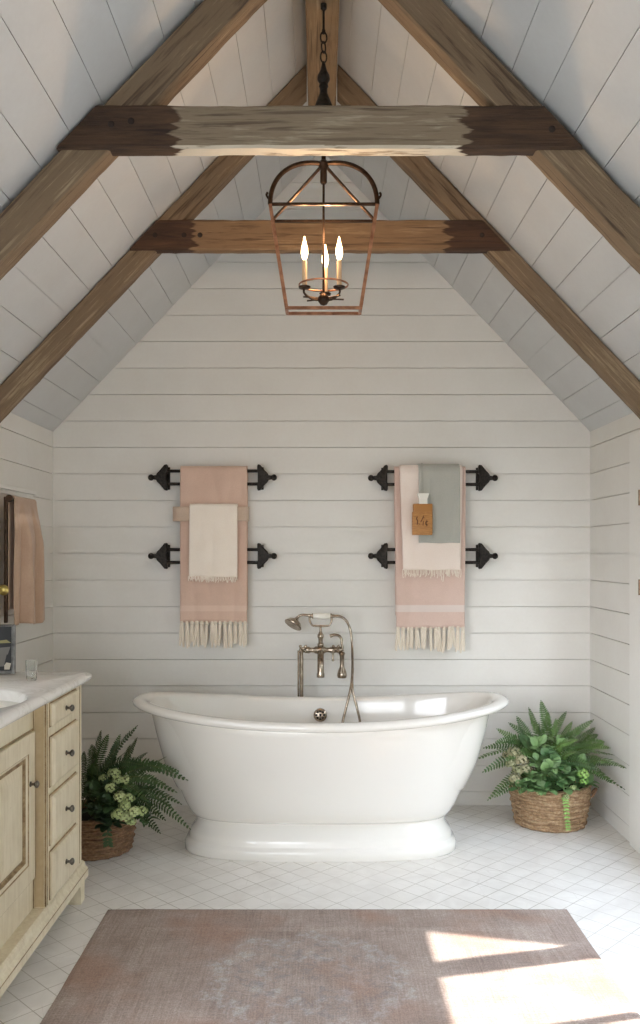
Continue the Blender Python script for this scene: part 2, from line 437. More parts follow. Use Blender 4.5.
# ceiling slopes
mb = MB()
nrm = {}
for s in (-1, 1):
    L = math.hypot(XR-XC, RIDGE-EAVE)
    d = Vector((s, 0, -SL)).normalized(); n = Vector((-s*SL, 0, -1)).normalized()
    top = Vector((XC, 0, RIDGE)); k = 0; a = 0.0
    off = ((L - .08) % PITCH)
    edges = [0] + [off + PITCH*i for i in range(40) if off + PITCH*i < L - .03]
    if edges[1] < .01: edges.pop(1)
    edges.append(L + .003)
    for p, q in zip(edges[:-1], edges[1:]):
        p0, q0 = top + d*(p+.0011), top + d*(q-.0011)
        Q = [Vector((p0.x,YF,p0.z)), Vector((p0.x,YB,p0.z)), Vector((q0.x,YB,q0.z)), Vector((q0.x,YF,q0.z))]
        mb.hexa([*[v - n*TH for v in Q], *Q])
    Q = [top - n*TH, top + d*(L+.2) - n*TH]
    Q = [Vector((Q[0].x,YF-.1,Q[0].z)), Vector((Q[0].x,YB+.1,Q[0].z)), Vector((Q[1].x,YB+.1,Q[1].z)), Vector((Q[1].x,YF-.1,Q[1].z))]
    mb.hexa([*[v - n*.1 for v in Q], *Q])
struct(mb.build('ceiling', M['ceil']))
mb = MB(); mb.box(XL-.12, XR+.12, YF-.12, YB+.12, -.1, 0)
struct(mb.build('floor', M['tile']))
mb = MB(); mb.box(-40, 40, -40, 40, -.3, -.12)
struct(mb.build('ground', M['ground']))

# glazed double door and its casing in the right wall
mb = MB(); cw = .095
mb.cbox(XR-.012, XR+.03, DOOR[1], 3.985, 0, DOOR[3]+cw, .003)
mb.cbox(XR-.012, XR+.03, DOOR[0]-cw, DOOR[0], 0, DOOR[3]+cw, .003)
mb.cbox(XR-.012, XR+.03, DOOR[0], DOOR[1], DOOR[3], DOOR[3]+cw, .003)
struct(mb.build('trim_1', M['trim']))
mb = MB(); 
wa, wb = XL-.03, XL+.012
mb.cbox(wa, wb, WIN[0]-cw, WIN[0], WIN[2]-cw, WIN[3]+cw); mb.cbox(wa, wb, WIN[1], WIN[1]+cw, WIN[2]-cw, WIN[3]+cw)
mb.cbox(wa, wb, WIN[0], WIN[1], WIN[3], WIN[3]+cw); mb.cbox(wa, wb+.01, WIN[0], WIN[1], WIN[2]-cw, WIN[2])
for y in (WIN[0], -.13, .86, WIN[1]-.04): mb.cbox(XL-.06, XL-.03, y, y+.04, WIN[2], WIN[3])
for z in (WIN[2], WIN[3]-.04): mb.cbox(XL-.058, XL-.032, WIN[0], WIN[1], z, z+.04)
struct(mb.build('window_1', M['trim']))
GT = 1.72
def leaf(name, y0, y1, panes):
    o = struct(empty(name, (XR+.03, y0, 0))); x0, x1 = XR+.012, XR+.052
    mb = MB(); ys = sorted([y0, y1, *[v for p in panes for v in p]])
    for a, b in zip(ys[::2], ys[1::2]): mb.cbox(x0, x1, a, b, .01, DOOR[3]-.004)
    mb.cbox(x0, x1, y0, y1, GT, DOOR[3]-.004); mb.cbox(x0, x1, y0, y1, .01, .42)
    mb.build('door_frame', M['trim'], o)
    return o
leaf('door_1', 3.042, 3.838, [(3.09, 3.43), (3.46, 3.80)])
leaf('door_2', 2.194, 3.038, [(2.28, 2.62), (2.65, 2.99)])
for z in (1.597, 1.197):
    h = MB(); h.tube([(XR-.018, 3.838, z-.035), (XR-.018, 3.838, z+.035)], .006, 10); h.cbox(XR-.016, XR-.0115, 3.826, 3.856, z-.034, z+.034, .001)
    tag(h.build('door_hinge', M['hinge'], smooth=True), 'small dark bronze hinge on the right door casing, %s one' % ('upper' if z > 1.4 else 'lower'), 'hinge', 'hinges on the right door casing')

# outside the door: added unseen wedge, its slope shaped to cut the sun patch
K, KY = 1.50, .245
ox = .85
def outp(yp, zp): return (yp + KY*ox, zp + K*ox)
a = outp(3.093, .623*K); b = outp(3.313, 1.08*K); sl = (b[0]-a[0])/(b[1]-a[1])
X0, X1 = XR+ox, XR+ox+.22
def at(z): return a[0] + (z-a[1])*sl
mb = MB(); zt = 3.3
mb.hexa([(X0,at(-.12),-.12),(X1,at(-.12),-.12),(X1,4.2,-.12),(X0,4.2,-.12),(X0,at(zt),zt),(X1,at(zt),zt),(X1,4.2,zt),(X0,4.2,zt)])
struct(mb.build('sun_blocker', M['outside']))
mb = MB(); vs = []; nn = 40; hr = []                     # added unseen hedge-shaped block, cuts sky light through the door
for i in range(nn+1):
    y = lerp(-5, 11, i/nn); q = lambda k: .25*noise.noise(Vector((y*.8, k*3.1, 0)))
    hr.append([Vector((4.3+q(1), y, -.12)), Vector((4.4+q(2), y, 1.6)), Vector((4.7+q(3), y, 3.3+q(4))), Vector((5.6, y, 3.4+q(5))), Vector((5.9, y, -.12))])
mb.loft(hr)
hd = mb.build('sky_blocker', M['fern_d'], smooth=True); struct(hd)

# ------------------------------------------------------------------ roof timbers
def hewn(name, A, B, mat, label, n=40, jit=.0035, seed=1, chamfer=.008, group=None):
    """timber between end outlines A and B (4 corners each), rough hewn"""
    A = [Vector(p) for p in A]; B = [Vector(p) for p in B]
    ca, cb = sum(A, Vector())/4, sum(B, Vector())/4
    xax = (cb-ca).normalized(); yax = Vector((0,1,0)) if abs(xax.y) < .9 else Vector((1,0,0)); zax = xax.cross(yax).normalized(); yax = zax.cross(xax)
    mtx = Matrix.Translation((ca+cb)/2) @ Matrix((xax, yax, zax)).transposed().to_4x4()
    loops = []
    for i in range(n+1):
        t = i/n; q = [lerp(a_, b_, t) for a_, b_ in zip(A, B)]; lp = []
        for k in range(4):
            p, pr, nx = q[k], q[k-1], q[(k+1) % 4]
            c1 = p + (pr-p).normalized()*chamfer; c2 = p + (nx-p).normalized()*chamfer
            m1 = lerp(p, nx, .33)
            lp += [c1, c2, lerp(p, nx, .5)]
        cen = sum(q, Vector())/4
        res = []
        for p in lp:
            w = noise.noise(p*7 + Vector((seed*13.1, seed*3.7, 0)))*.6 + noise.noise(p*19 + Vector((0, seed*5.1, 0)))*.4
            res.append(p + (cen-p).normalized()*(abs(w)*2*jit + (0 if True else 0)))
        loops.append(res)
    m = MB().loft(loops); o = m.build(name, mat, matrix=mtx, smooth=True, angle=35)
    return tag(o, label, 'beam', group)
G = .003
def tie(y0, y1, z0, z1, mat, label, seed):
    l = lambda z: XC - (RIDGE-z)/SL + .012; r = lambda z: XC + (RIDGE-z)/SL - .030
    A = [(l(z0),y0,z0),(l(z0),y1,z0),(l(z1),y1,z1),(l(z1),y0,z1)]
    B = [(r(z0),y0,z0),(r(z0),y1,z0),(r(z1),y1,z1),(r(z1),y0,z1)]
    o = hewn('tie_beam', A, B, mat, label, seed=seed, n=60, group='horizontal tie beams')
    return o
TF = tie(2.69, 2.755, 2.616, 2.753, M['tie_front'], 'nearer grey-brown tie beam with dark stained ends across the ceiling', 1)
TR = tie(3.645, 3.70, 2.633, 2.764, M['tie_rear'], 'farther brown tie beam behind the lantern', 2)
def rafter(s, y0, y1, dep, label, seed):
    c = math.hypot(1, SL); g = .018 if dep > .1 else G
    def pt(dx, down, y): return (XC + s*dx, y, RIDGE - SL*dx - g - down)
    v = dep*c
    A = [pt(.066,0,y0), pt(.066,0,y1), pt(.066,v,y1), pt(.066,v,y0)]
    B = [pt(1.425,0,y0), pt(1.425,0,y1), pt(1.425,v,y1), pt(1.425,v,y0)]
    return hewn('rafter', A, B, M['rafter'], label, seed=seed, n=60, group='sloping rafters')
rafter(-1, 2.705, 2.785, .116, 'nearer left rafter, weathered brown timber rising under the white ceiling', 3)
rafter( 1, 2.705, 2.785, .116, 'nearer right rafter, weathered brown timber rising under the white ceiling', 4)
rafter(-1, 3.657, 3.737, .088, 'farther left rafter, brown timber closest to the shiplap end wall', 5)
rafter( 1, 3.657, 3.737, .088, 'farther right rafter, brown timber closest to the shiplap end wall', 6)
w = .06
hewn('ridge_beam', [(XC-w,YF+.01,3.262),(XC+w,YF+.01,3.262),(XC+w,YF+.01,3.42),(XC-w,YF+.01,3.42)],
     [(XC-w,3.755,3.262),(XC+w,3.755,3.262),(XC+w,3.755,3.42),(XC-w,3.755,3.42)], M['ridge'],
     'golden brown ridge beam running along the peak above the lantern chain', n=90, seed=8)
# wooden pegs in the tie ends
def pegs(tieo, ylist, y, zs):
    for x, z in ylist:
        MB().lathe([(.010,0),(.011,.003),(.007,.005)], (x, y+.001, z), (0,-1,0), 10).build('peg', M['peg'], tieo, smooth=True)
pegs(TF, [(P(111,124,2.69).x, P(111,124,2.69).z), (P(131,121,2.69).x, P(131,121,2.69).z), (P(552,129,2.69).x, P(552,129,2.69).z)], 2.692, 0)
pegs(TR, [(P(x,235,3.645).x, P(x,235,3.645).z) for x in (155,184,200,482)], 3.647, 0)

# ------------------------------------------------------------------ lantern
LY = 3.0; LX = .0125
lan = thing('pendant_lantern', 'copper framed lantern with three lit candle bulbs hanging from the ridge beam', 'lantern', (LX, LY, 2.164))
def bar(mb, a, b, r=.006): mb.tube([a, b], r, 8)
zt_, zb_ = 2.535, 2.194; tw, td, bw, bd = .182, .075, .1275, .035
tc = [Vector((LX+sx*tw, LY+sy*td, zt_)) for sx, sy in ((-1,-1),(1,-1),(1,1),(-1,1))]
bc = [Vector((LX+sx*bw, LY+sy*bd, zb_)) for sx, sy in ((-1,-1),(1,-1),(1,1),(-1,1))]
apex = Vector((LX, LY, 2.706))
mb = MB()
def sqbar(mb, a, b, w=.009):
    a, b = Vector(a), Vector(b); d = (b-a).normalized(); up = Vector((0,1,0)) if abs(d.y) < .9 else Vector((0,0,1))
    s = d.cross(up).normalized()*w/2; t = s.cross(d).normalized()*w/2
    mb.hexa([a-s-t, a+s-t, a+s+t, a-s+t, b-s-t, b+s-t, b+s+t, b-s+t])
for i in range(4):
    sqbar(mb, tc[i], bc[i], .012); sqbar(mb, bc[i], bc[(i+1)%4], .010)
mb.build('lantern_frame', M['copper'], lan)
mb = MB()
for i in range(4): sqbar(mb, tc[i], tc[(i+1)%4], .009)
mb.build('top_ring', M['bronze'], lan)
for i in (0, 1):
    c = tc[i]; pts = []
    for k in range(17):
        t = PI/2*k/16; pts.append(Vector((apex.x + (c.x-apex.x)*math.cos(t)**.92, apex.y + (c.y-apex.y)*math.cos(t), zt_ + (apex.z-zt_)*math.sin(t)**.95)))
    m = MB().tube(pts, .0082, 8)
    m.tube(bez([c + Vector((0,0,.012)), c + Vector(((.012 if i else -.012),0,.03)), c + Vector(((.008 if i else -.008),0,.04))], 8), .004, 6)
    m.build('arched_arm', M['bronze'], lan, smooth=True)
for i in (2, 3):
    MB().tube([tc[i] + Vector((0,0,.004)), lerp(tc[i], apex, .5), apex], .0055, 8).build('straight_arm', M['bronze'], lan, smooth=True)
m = MB().lathe([(.008,-.07),(.012,-.065),(.012,-.02),(.016,-.012),(.02,0),(.014,.008),(.008,.014),(.006,.21)], apex, seg=16)
m.build('apex_collar', M['bronze'], lan, smooth=True)
hub = Vector((LX, LY, 2.236))
MB().tube([hub, apex - Vector((0,0,.06))], .0042, 8).build('centre_rod', M['bronze'], lan, smooth=True)
m = MB().lathe([(.002,-.024),(.012,-.02),(.02,-.008),(.02,.004),(.012,.014),(.006,.02)], hub, seg=16)
cand = [Vector((LX-.066, LY-.02, 0)), Vector((LX+.054, LY-.02, 0)), Vector((LX+.006, LY+.058, 0))]
for c in cand:
    e = Vector((c.x, c.y, 2.252)); m.tube(bez([hub, lerp(hub, e, .5) - Vector((0,0,.014)), e - Vector((0,0,.004)), e + Vector((0,0,.02))], 12), .004, 8)
for a in (20, 140, 200, 320): m.tube([hub, hub + Vector((.075*math.cos(math.radians(a)), .05*math.sin(math.radians(a)), .002))], .003, 6)
m.build('candelabra_arm', M['bronze'], lan, smooth=True)
ring = [Vector((LX + .085*math.cos(2*PI*k/28), LY + .07*math.sin(2*PI*k/28), 2.284)) for k in range(29)]
MB().tube(ring, .0032, 6).build('candle_ring', M['copper'], lan, smooth=True)
for c in cand:
    s_ = MB().lathe([(.0075,2.272),(.0085,2.274),(.0085,2.36),(.006,2.363)], c, seg=14).build('candle', M['candle'], lan, smooth=True)
    MB().lathe([(.006,2.262),(.019,2.266),(.021,2.272),(.016,2.274),(.008,2.273)], c, seg=16).build('drip_pan', M['bronze'], s_, smooth=True)
    MB().lathe([(.004,2.362),(.009,2.372),(.0125,2.388),(.011,2.405),(.006,2.425),(.0015,2.445)], c, seg=14).build('bulb', M['bulb'], s_, smooth=True)
# finial, chain, rod
top = Vector((LX, LY, 0))
m = MB().lathe([(.03,2.895),(.032,2.903),(.024,2.925),(.014,2.95),(.013,2.968),(.017,2.975),(.014,2.985),(.022,2.998),(.021,3.012),(.012,3.03),(.007,3.05),(.004,3.062)], top, seg=20)
m.build('turned_finial', M['iron'], lan, smooth=True)
def link(zc, rot, hgt=.046, wd=.011, r=.0028):
    pts = []
    for k in range(21):
        a = 2*PI*k/20; x = wd*math.cos(a); z = (hgt/2 - wd*.3)*math.sin(a)
        pts.append(top + Vector((x*math.cos(rot), x*math.sin(rot), zc + z)))
    return MB().tube(pts, r, 6)
for i, zc in enumerate((3.078, 3.112, 3.146)): link(zc, (.25, .9, .2)[i]).build('chain_link', M['iron'], lan, smooth=True)
m = MB().tube([top + Vector((0,0,3.16)), top + Vector((0,0,3.246))], .0042, 8)
m.tube([top + Vector((0,0,3.16)), top + Vector((.0,0,3.172))], .0065, 8)
m.build('hanging_rod', M['iron'], lan, smooth=True)
MB().lathe([(.005,3.24),(.011,3.246),(.011,3.2615)], top, seg=14).build('ceiling_hook', M['iron'], lan, smooth=True)
for c in cand:
    L = bpy.data.lights.new('candle_glow', 'POINT'); L.energy = 2.8; L.color = (1, .66, .36); L.shadow_soft_size = .012
    o = bpy.data.objects.new('candle_glow', L); COL.objects.link(o); o.location = (c.x, c.y - .0, 2.47)

# ------------------------------------------------------------------ towel racks on the back wall
RY = 4.535
def rack(px0, px1, py, label):
    x0, x1 = P(px0, py, RY).x, P(px1, py, RY).x; zc = P(0, py, RY).z
    t = thing('towel_rack', label, 'towel rack', ((x0+x1)/2, YB, zc), 'black iron towel racks')
    for sgn, xe in ((1, x0), (-1, x1)):
        k = .98
        out = [(.0,.0),(.026,.010),(.044,.012),(.05,.024),(.064,.038),(.08,.058),(.088,.068),(.1,.070),(.104,.062),(.104,.03),(.098,.018),(.098,0)]
        out = [(a, b*.98) for a, b in out]
        poly = [(a, b) for a, b in out] + [(a, -b) for a, b in out[::-1] if b > 0]
        poly = [(a, b) for a, b in poly if a > .02]
        m = MB(); f0, f1 = RY-.011, RY+.011
        fr = [Vector((xe + sgn*a, f0, zc+b)) for a, b in poly]; bk = [Vector((xe + sgn*a, f1, zc+b)) for a, b in poly]
        inn = [Vector((xe + sgn*(.078 + (a-.078)*.86), f0-.005, zc+b*.84)) for a, b in poly]
        m.loft([bk, fr, inn])
        m.tube([(xe+sgn*.09, RY, zc+.034), (xe+sgn*.09, YB-.004, zc+.034)], .009, 10); m.tube([(xe+sgn*.09, RY, zc-.034), (xe+sgn*.09, YB-.004, zc-.034)], .009, 10)
        m.cbox(xe+sgn*.09-.016, xe+sgn*.09+.016, YB-.006, YB-.0005, zc-.06, zc+.06, .002)
        b_ = m.build('bracket', M['iron'], t, smooth=True, angle=30)
        MB().ball((xe + sgn*.016, RY, zc), .0165).tube([(xe+sgn*.026, RY, zc), (xe+sgn*.05, RY, zc)], [.009,.008], 10).build('finial', M['iron'], b_, smooth=True)
    for dz in (.034, -.034):
        MB().tube([(x0+.098, RY, zc+dz), (x1-.098, RY, zc+dz)], .0085, 12).build('rod', M['iron'], t, smooth=True)
    return zc
ZU = rack(148, 277, 477.5, 'black iron double-rod rack at upper left of the tub faucet wall')
ZL = rack(148, 277, 556, 'black iron double-rod rack at lower left, behind the long pink towel')
rack(368, 498, 478, 'black iron double-rod rack at upper right, holding the grey towel')
rack(368, 498, 556, 'black iron double-rod rack at lower right, behind the rose towel')

# ------------------------------------------------------------------ towels
def drape(name, x0, x1, ztop, zfront, zback, yf, yb, mat, label=None, cat=None, parent=None, amp=.004, folds=2.5, taper=0., seed=0, skew=0., group=None, nx=40, thick=.004, loc=None):
    """cloth hung over a rail: up the back, over the top, down the front"""
    yc, r = (yf+yb)/2, (yb-yf)/2
    path = []; nb = 22
    for i in range(nb): path.append((yb, lerp(zback, ztop-r, i/nb)))
    for i in range(9): a = PI*i/8; path.append((yc + r*math.cos(a), ztop - r + r*math.sin(a)))
    nf = 40
    for i in range(1, nf+1): path.append((yf, lerp(ztop-r, zfront, i/nf)))
    m = MB(); rows = []
    for (y, z) in path:
        row = []
        d = max(0, ztop - z)
        front = y <= yc
        for j in range(nx+1):
            u = j/nx; tp = taper*d
            x = lerp(x0 + tp, x1 - tp*.6, u) + skew*d*(1-u) * (1 if front else 0)
            wv = noise.noise(Vector((u*folds*1.7 + seed*9.3, d*1.4, seed)))*amp*min(1, d/.12)
            if front: yy = y - abs(wv)*1.6 - .001*d
            else: yy = y + wv*.3
            zz = z + (noise.noise(Vector((u*3+seed, 5, 0)))*.006*sm(.3, .8, d/(ztop-zfront)) if front else 0)
            row.append(Vector((x, yy, zz)))
        rows.append(row)
    m.loft(rows, False, False, closed=False)
    o = m.build(name, mat, parent, smooth=True, angle=180)
    md = o.modifiers.new('thickness', 'SOLIDIFY'); md.thickness = thick; md.offset = 0
    if label: tag(o, label, cat, group)
    return o, rows[-1]
def tassels(parent, row, n, ln, mat, r=.007, seed=1, name='tassel'):
    rr = random.Random(seed)
    for i in range(n):
        u = (i+.5)/n; p = row[min(len(row)-1, int(u*(len(row)-1)+.5))]
        l = ln*rr.uniform(.86, 1.1); dx = rr.uniform(-.006, .006)
        m = MB()
        for s in range(3):
            ox_ = rr.uniform(-.007, .007)
            pts = [p + Vector((ox_*.4, 0, .006)), p + Vector((ox_*.5, -.002, -.012)), p + Vector((dx*.5+ox_, -.003, -l*.55)), p + Vector((dx+ox_*1.9, -.002, -l*rr.uniform(.93,1.04)))]
            m.tube(bez(pts, 8), [r*.45,r*.62,r*.5,r*.6,r*.65,r*.66,r*.62,r*.55,r*.35], 6)
        m.ball(p + Vector((0,-.002,-.008)), r*.8, seg=8)
        m.build(name, mat, parent, smooth=True)
def fringe(parent, row, n, ln, mat, seed=3):
    rr = random.Random(seed); m = MB()
    for i in range(n):
        u = (i+.5)/n; p = row[min(len(row)-1, int(u*(len(row)-1)+.5))] + Vector((rr.uniform(-.002,.002), 0, 0))
        l = ln*rr.uniform(.5, 1.25)*(1.5 if i in (int(n*.62), int(n*.66), int(n*.7)) else 1)
        m.tube(bez([p + Vector((0,0,.004)), p + Vector((rr.uniform(-.003,.003), -.003, -l*.5)), p + Vector((rr.uniform(-.006,.006), -.001, -l))], 5), .0022, 5)
    m.build('fringe', mat, parent, smooth=True)

# left stack
o, row = drape('bath_towel', P(180,0,4.505).x, P(247,0,4.505).x, 1.806, .988, 1.05, 4.516, 4.556, M['pink_l'],
    'long dusty pink towel with ivory tassels hanging behind the small cream towel', 'towel', amp=.012, folds=2, taper=.0, seed=1)
tassels(o, row, 14, .125, M['tassel'], .0125, 5)
# sash wrapped round the pink towel
zs0, zs1 = 1.517, 1.592; xa, xb = P(172.5,0,4.505).x, P(247.5,0,4.505).x
m = MB(); loopx = []
pts2 = [(xa, 4.53), (xa+.004, 4.500), (xa+.05, 4.492)] + [(lerp(xa+.05, xb-.02, t/10), 4.490 - .001*math.sin(t)) for t in range(1, 11)] + [(xb, 4.497), (xb+.005, 4.53), (xb-.004, 4.566), (xb-.05, 4.570), (xa+.05, 4.570), (xa+.004, 4.562)]
rows = []
for k in range(9):
    z = lerp(zs0, zs1, k/8); rows.append([Vector((x, y - .002*math.sin(k*1.9+x*30), z)) for x, y in pts2])
m.loft(rows, False, False)
o = m.build('sash', M['sash'], smooth=True, angle=180); md = o.modifiers.new('thickness', 'SOLIDIFY'); md.thickness = .004; md.offset = 0
tag(o, 'flat beige linen sash wrapped across the dusty pink towel', 'sash')
o, row = drape('hand_towel', P(190.5,0,4.505).x, P(238,0,4.505).x, 1.606, 1.226, 1.52, 4.474, 4.4985, M['creamcloth'],
    'small cream hand towel with a ragged fringe over the long dusty pink towel', 'towel', amp=.006, folds=1.6, seed=4, skew=-.01, thick=.003)
fringe(o, row, 60, .024, M['creamcloth'])
# right stack
o, row = drape('bath_towel', P(394.5,0,4.505).x, P(466,0,4.505).x, 1.804, .957, 1.02, 4.516, 4.556, M['pink_r'],
    'long rose towel with a white stripe and ivory tassels, under the cream fringed towel', 'towel', amp=.008, folds=2.4, seed=7, taper=.012)
tassels(o, row, 15, .12, M['tassel'], .0118, 9)
o, row = drape('hand_towel', P(399,0,4.505).x, P(462,0,4.505).x, 1.811, 1.262, 1.35, 4.486, 4.563, M['blush'],
    'pale cream towel with a fringed hem between the rose towel and the grey towel', 'towel', amp=.006, folds=2, seed=11, taper=.035, thick=.003)
fringe(o, row, 60, .034, M['creamcloth'], 8)
o, row = drape('guest_towel', P(418,0,4.505).x, P(459,0,4.505).x, 1.817, 1.403, 1.5, 4.473, 4.571, M['greycloth'],
    'narrow grey-green towel behind the amber bottle, topmost of the right towels', 'towel', amp=.004, folds=2, seed=13, thick=.003)
# bottle hung in front of the grey towel
BY = 4.432
t = thing('hanging_bottle', 'square amber bottle with a white cap hung on the grey towel', 'bottle', (P(422.5,0,BY).x, BY, P(0,535,BY).z))
def X_(px): return P(px, 0, BY-.02).x
def Z_(py): return P(0, py, BY-.02).z
MB().cbox(X_(413.5), X_(433), BY-.008, BY+.026, Z_(534), Z_(503.5), .005).build('bottle_body', M['bottle'], t, smooth=True, angle=50)
MB().cbox(X_(412.2), X_(432.3), BY-.020, BY-.008, Z_(535), Z_(511.8), .002).build('wood_label', M['kraft'], t, smooth=True, angle=50)
m = MB()
def cq(px0, px1, py, y0, y1): return [Vector((X_(px0),y0,Z_(py))), Vector((X_(px1),y0,Z_(py))), Vector((X_(px1),y1,Z_(py))), Vector((X_(px0),y1,Z_(py)))]
m.loft([cq(419.5,428,505.5,BY-.006,BY+.022), cq(419.5,427.6,499,BY-.006,BY+.022), cq(418.3,429.3,494,BY-.009,BY+.025), cq(418.5,429.3,493,BY-.009,BY+.025)])
m.build('cap', M['porcelain'], t)
m = MB(); yy = BY-.0205
def stroke(pts, r=.0022): m.tube(bez([Vector((X_(a), yy, Z_(b))) for a, b in pts], 12), r, 6)
stroke([(417.3,516.5),(416.6,519),(417.6,521),(417.2,524.5)], .0030); stroke([(418.8,523.5),(419.8,524.5)], .0018)
stroke([(423.8,515.5),(421.4,521),(420.6,522)], .0022); stroke([(422.6,518),(424.4,517.6)], .0017); stroke([(423.4,521),(423.0,525.5)], .0022)
stroke([(428,521.3),(426,521.6),(425.8,524.4),(428,525)], .0024); stroke([(426.8,519.8),(426.6,526.4)], .0016)
m.build('burnt_mark', M['mark'], t, smooth=True)
MB().tube(bez([Vector((X_(423.6), BY+.008, Z_(493.3))), Vector((X_(424), 4.462, Z_(482))), Vector((X_(424), 4.466, 1.80)), Vector((X_(424), 4.49, 1.818)), Vector((X_(424), 4.535, 1.821))], 16), .0012, 5).build('twine', M['twine'], t)

# ------------------------------------------------------------------ rail and towel on the left wall
wt = thing('wall_towel_rail', 'dark metal towel rail with a brass knob on the left wall', 'towel rail', (XL, 3.9, 1.59))
MB().tube([(-1.352,3.74,1.588), (-1.352,4.055,1.588)], .010, 12).build('rod', M['bronze'], wt, smooth=True)
MB().lathe([(.013,0),(.0165,.004),(.0165,.012),(.013,.016)], (-1.352,3.738,1.588), (0,1,0), 16).build('rod_end', M['bronze'], wt, smooth=True)
for y in (3.96, 4.03):
    MB().tube([(XL+.002,y,1.588),(-1.352,y,1.588)], .008, 10).lathe([(.018,0),(.018,.006)], (XL+.0005,y,1.588), (1,0,0), 14).build('post', M['bronze'], wt, smooth=True)
MB().cbox(-1.377, -1.363, 3.746, 3.764, 1.045, 1.596, .003).build('back_strip', M['bronze'], wt)
m = MB().lathe([(.008,.0),(.008,.006),(.02,.010),(.0235,.018),(.022,.026),(.012,.031),(.002,.032)], (-1.374,3.746,1.19), (.2,-1,0), 20)
m.build('knob', M['brass'], wt, smooth=True)
# towel: deep folds, built in wall coordinates
m = MB(); rows = []; zt0 = 1.6005; nf = 44; ny = 60
path = [(-1.365, lerp(1.10, 1.588, i/16)) for i in range(16)] + [(-1.352 - .0135*math.cos(PI*i/8), 1.588 + .0135*math.sin(PI*i/8)) for i in range(9)] + [(-1.3385, lerp(1.588, 1.03, i/nf)) for i in range(1, nf+1)]
for (x, z) in path:
    d = max(0, 1.6 - z); row = []
    for j in range(ny+1):
        u = j/ny; y = lerp(3.77, 4.06, u)
        if x > -1.352:
            k = sm(0, .22, d)
            f1 = .052*sm(.22, .36, u)*(1-.62*sm(.36, .74, u)); f2 = .030*sm(.70, .80, u)*(1-.5*sm(.80, 1, u)); f0 = .012*math.exp(-((u-.1)/.07)**2)
            xx = x + k*(f1 + f2 + f0) + .004*math.sin(z*9 + u*11)*k; y += .0*d - .02*k*sm(.2,.36,u)*(1-sm(.36,.6,u)); zz = z + .007*math.sin(u*7)*sm(.3,.6,d)
        else: xx, zz = x, z
        row.append(Vector((xx, y, zz)))
    rows.append(row)
m.loft(rows, False, False, closed=False)
o = m.build('bath_towel', M['pink_w'], smooth=True, angle=180); md = o.modifiers.new('thickness', 'SOLIDIFY'); md.thickness = .004; md.offset = 0
tag(o, 'plain tan-pink towel in deep folds on the left wall above the vanity', 'towel')
m = MB().cbox(XL, XL+.022, 3.76, 4.27, 1.636, 1.655, .003).cbox(XL, XL+.012, 3.78, 4.25, 1.616, 1.636, .002)
tag(m.build('wall_ledge', M['trim']), 'thin white ledge on the left wall above the tan-pink towel', 'ledge')

# ------------------------------------------------------------------ bathtub
TX, TY = .003, 4.005
def plan(a, b, n, z, M_=120, rise=True):
    out = []
    for j in range(M_):
        t = 2*PI*j/M_; c, s = math.cos(t), math.sin(t)
        x = a*math.copysign(abs(c)**(2/n), c); y = b*math.copysign(abs(s)**(2/n), s)
        dz = .068*(abs(x)/.868)**2.0*sm(.25, .6, z) if rise else 0
        out.append(Vector((TX+x, TY+y, z+dz)))
    return out
tub = thing('bathtub', 'white freestanding double-ended bathtub on a stepped pedestal in the middle', 'bathtub', (TX, TY, 0))
lv = [(.572,.19,2.9,.148),(.580,.205,2.8,.152),(.592,.222,2.7,.163),(.606,.238,2.6,.18),(.624,.25,2.5,.21),(.645,.262,2.45,.255),(.668,.274,2.4,.31),(.692,.286,2.4,.37),(.716,.298,2.4,.435),(.738,.309,2.4,.5),(.755,.317,2.4,.55),(.775,.324,2.4,.585)]
inn = [(.798,.305,2.4,.612),(.785,.298,2.4,.58),(.765,.289,2.4,.5),(.725,.272,2.4,.38),(.67,.248,2.4,.28),(.60,.21,2.4,.225),(.48,.15,2.3,.205),(.2,.06,2.2,.2)]
MB().loft([plan(*l) for l in lv]+[plan(*l) for l in inn]).build('basin', M['enamel'], tub, smooth=True, angle=60)
rp = []
ca, cb, cz, ra, rz = .828, .333, .604, .040, .021
for k in range(15):
    a = -PI*.62 + 2*PI*.86*k/14 - PI*.12
    rp.append((ca + ra*math.cos(a), cb + (ra*.72)*math.cos(a), 2.4, cz + rz*math.sin(a)))
MB().loft([plan(*l) for l in rp], False, False).build('rolled_rim', M['enamel'], tub, smooth=True, angle=80)
pl = [(.618,.246,3.0,.0),(.624,.25,3.0,.006),(.624,.25,3.0,.036),(.618,.245,3.0,.048),(.606,.236,3.0,.054),(.604,.234,3.0,.06),(.603,.233,3.0,.078),(.598,.228,3.0,.09),(.586,.217,3.0,.102),(.576,.206,3.0,.118),(.572,.196,3.0,.136),(.576,.19,3.0,.1485)]
MB().loft([plan(*l, rise=False) for l in pl]).build('pedestal', M['enamel'], tub, smooth=True, angle=50)
# overflow cover on the inner back wall
oc = P(320.3, 715, 4.285); nrm_ = Vector((0,-1,.16)).normalized()
ov = MB().lathe([(.001,.012),(.012,.012),(.026,.010),(.032,.006),(.0335,.0),(.0335,-.012)], oc, nrm_, 28).build('overflow_cover', M['nickel'], tub, smooth=True)
m = MB(); q = Vector((0,0,1)).rotation_difference(nrm_)
for k in range(8):
    a = 2*PI*k/8; c = oc + q @ Vector((.0195*math.cos(a), .0195*math.sin(a), .0105)); m.lathe([(.0055,0),(.0055,.0015)], c, nrm_, 10)
m.lathe([(.006,0),(.006,.0018)], oc + nrm_*.0115, nrm_, 10)
m.build('drain_hole', M['dark'], ov)
ovs = ov

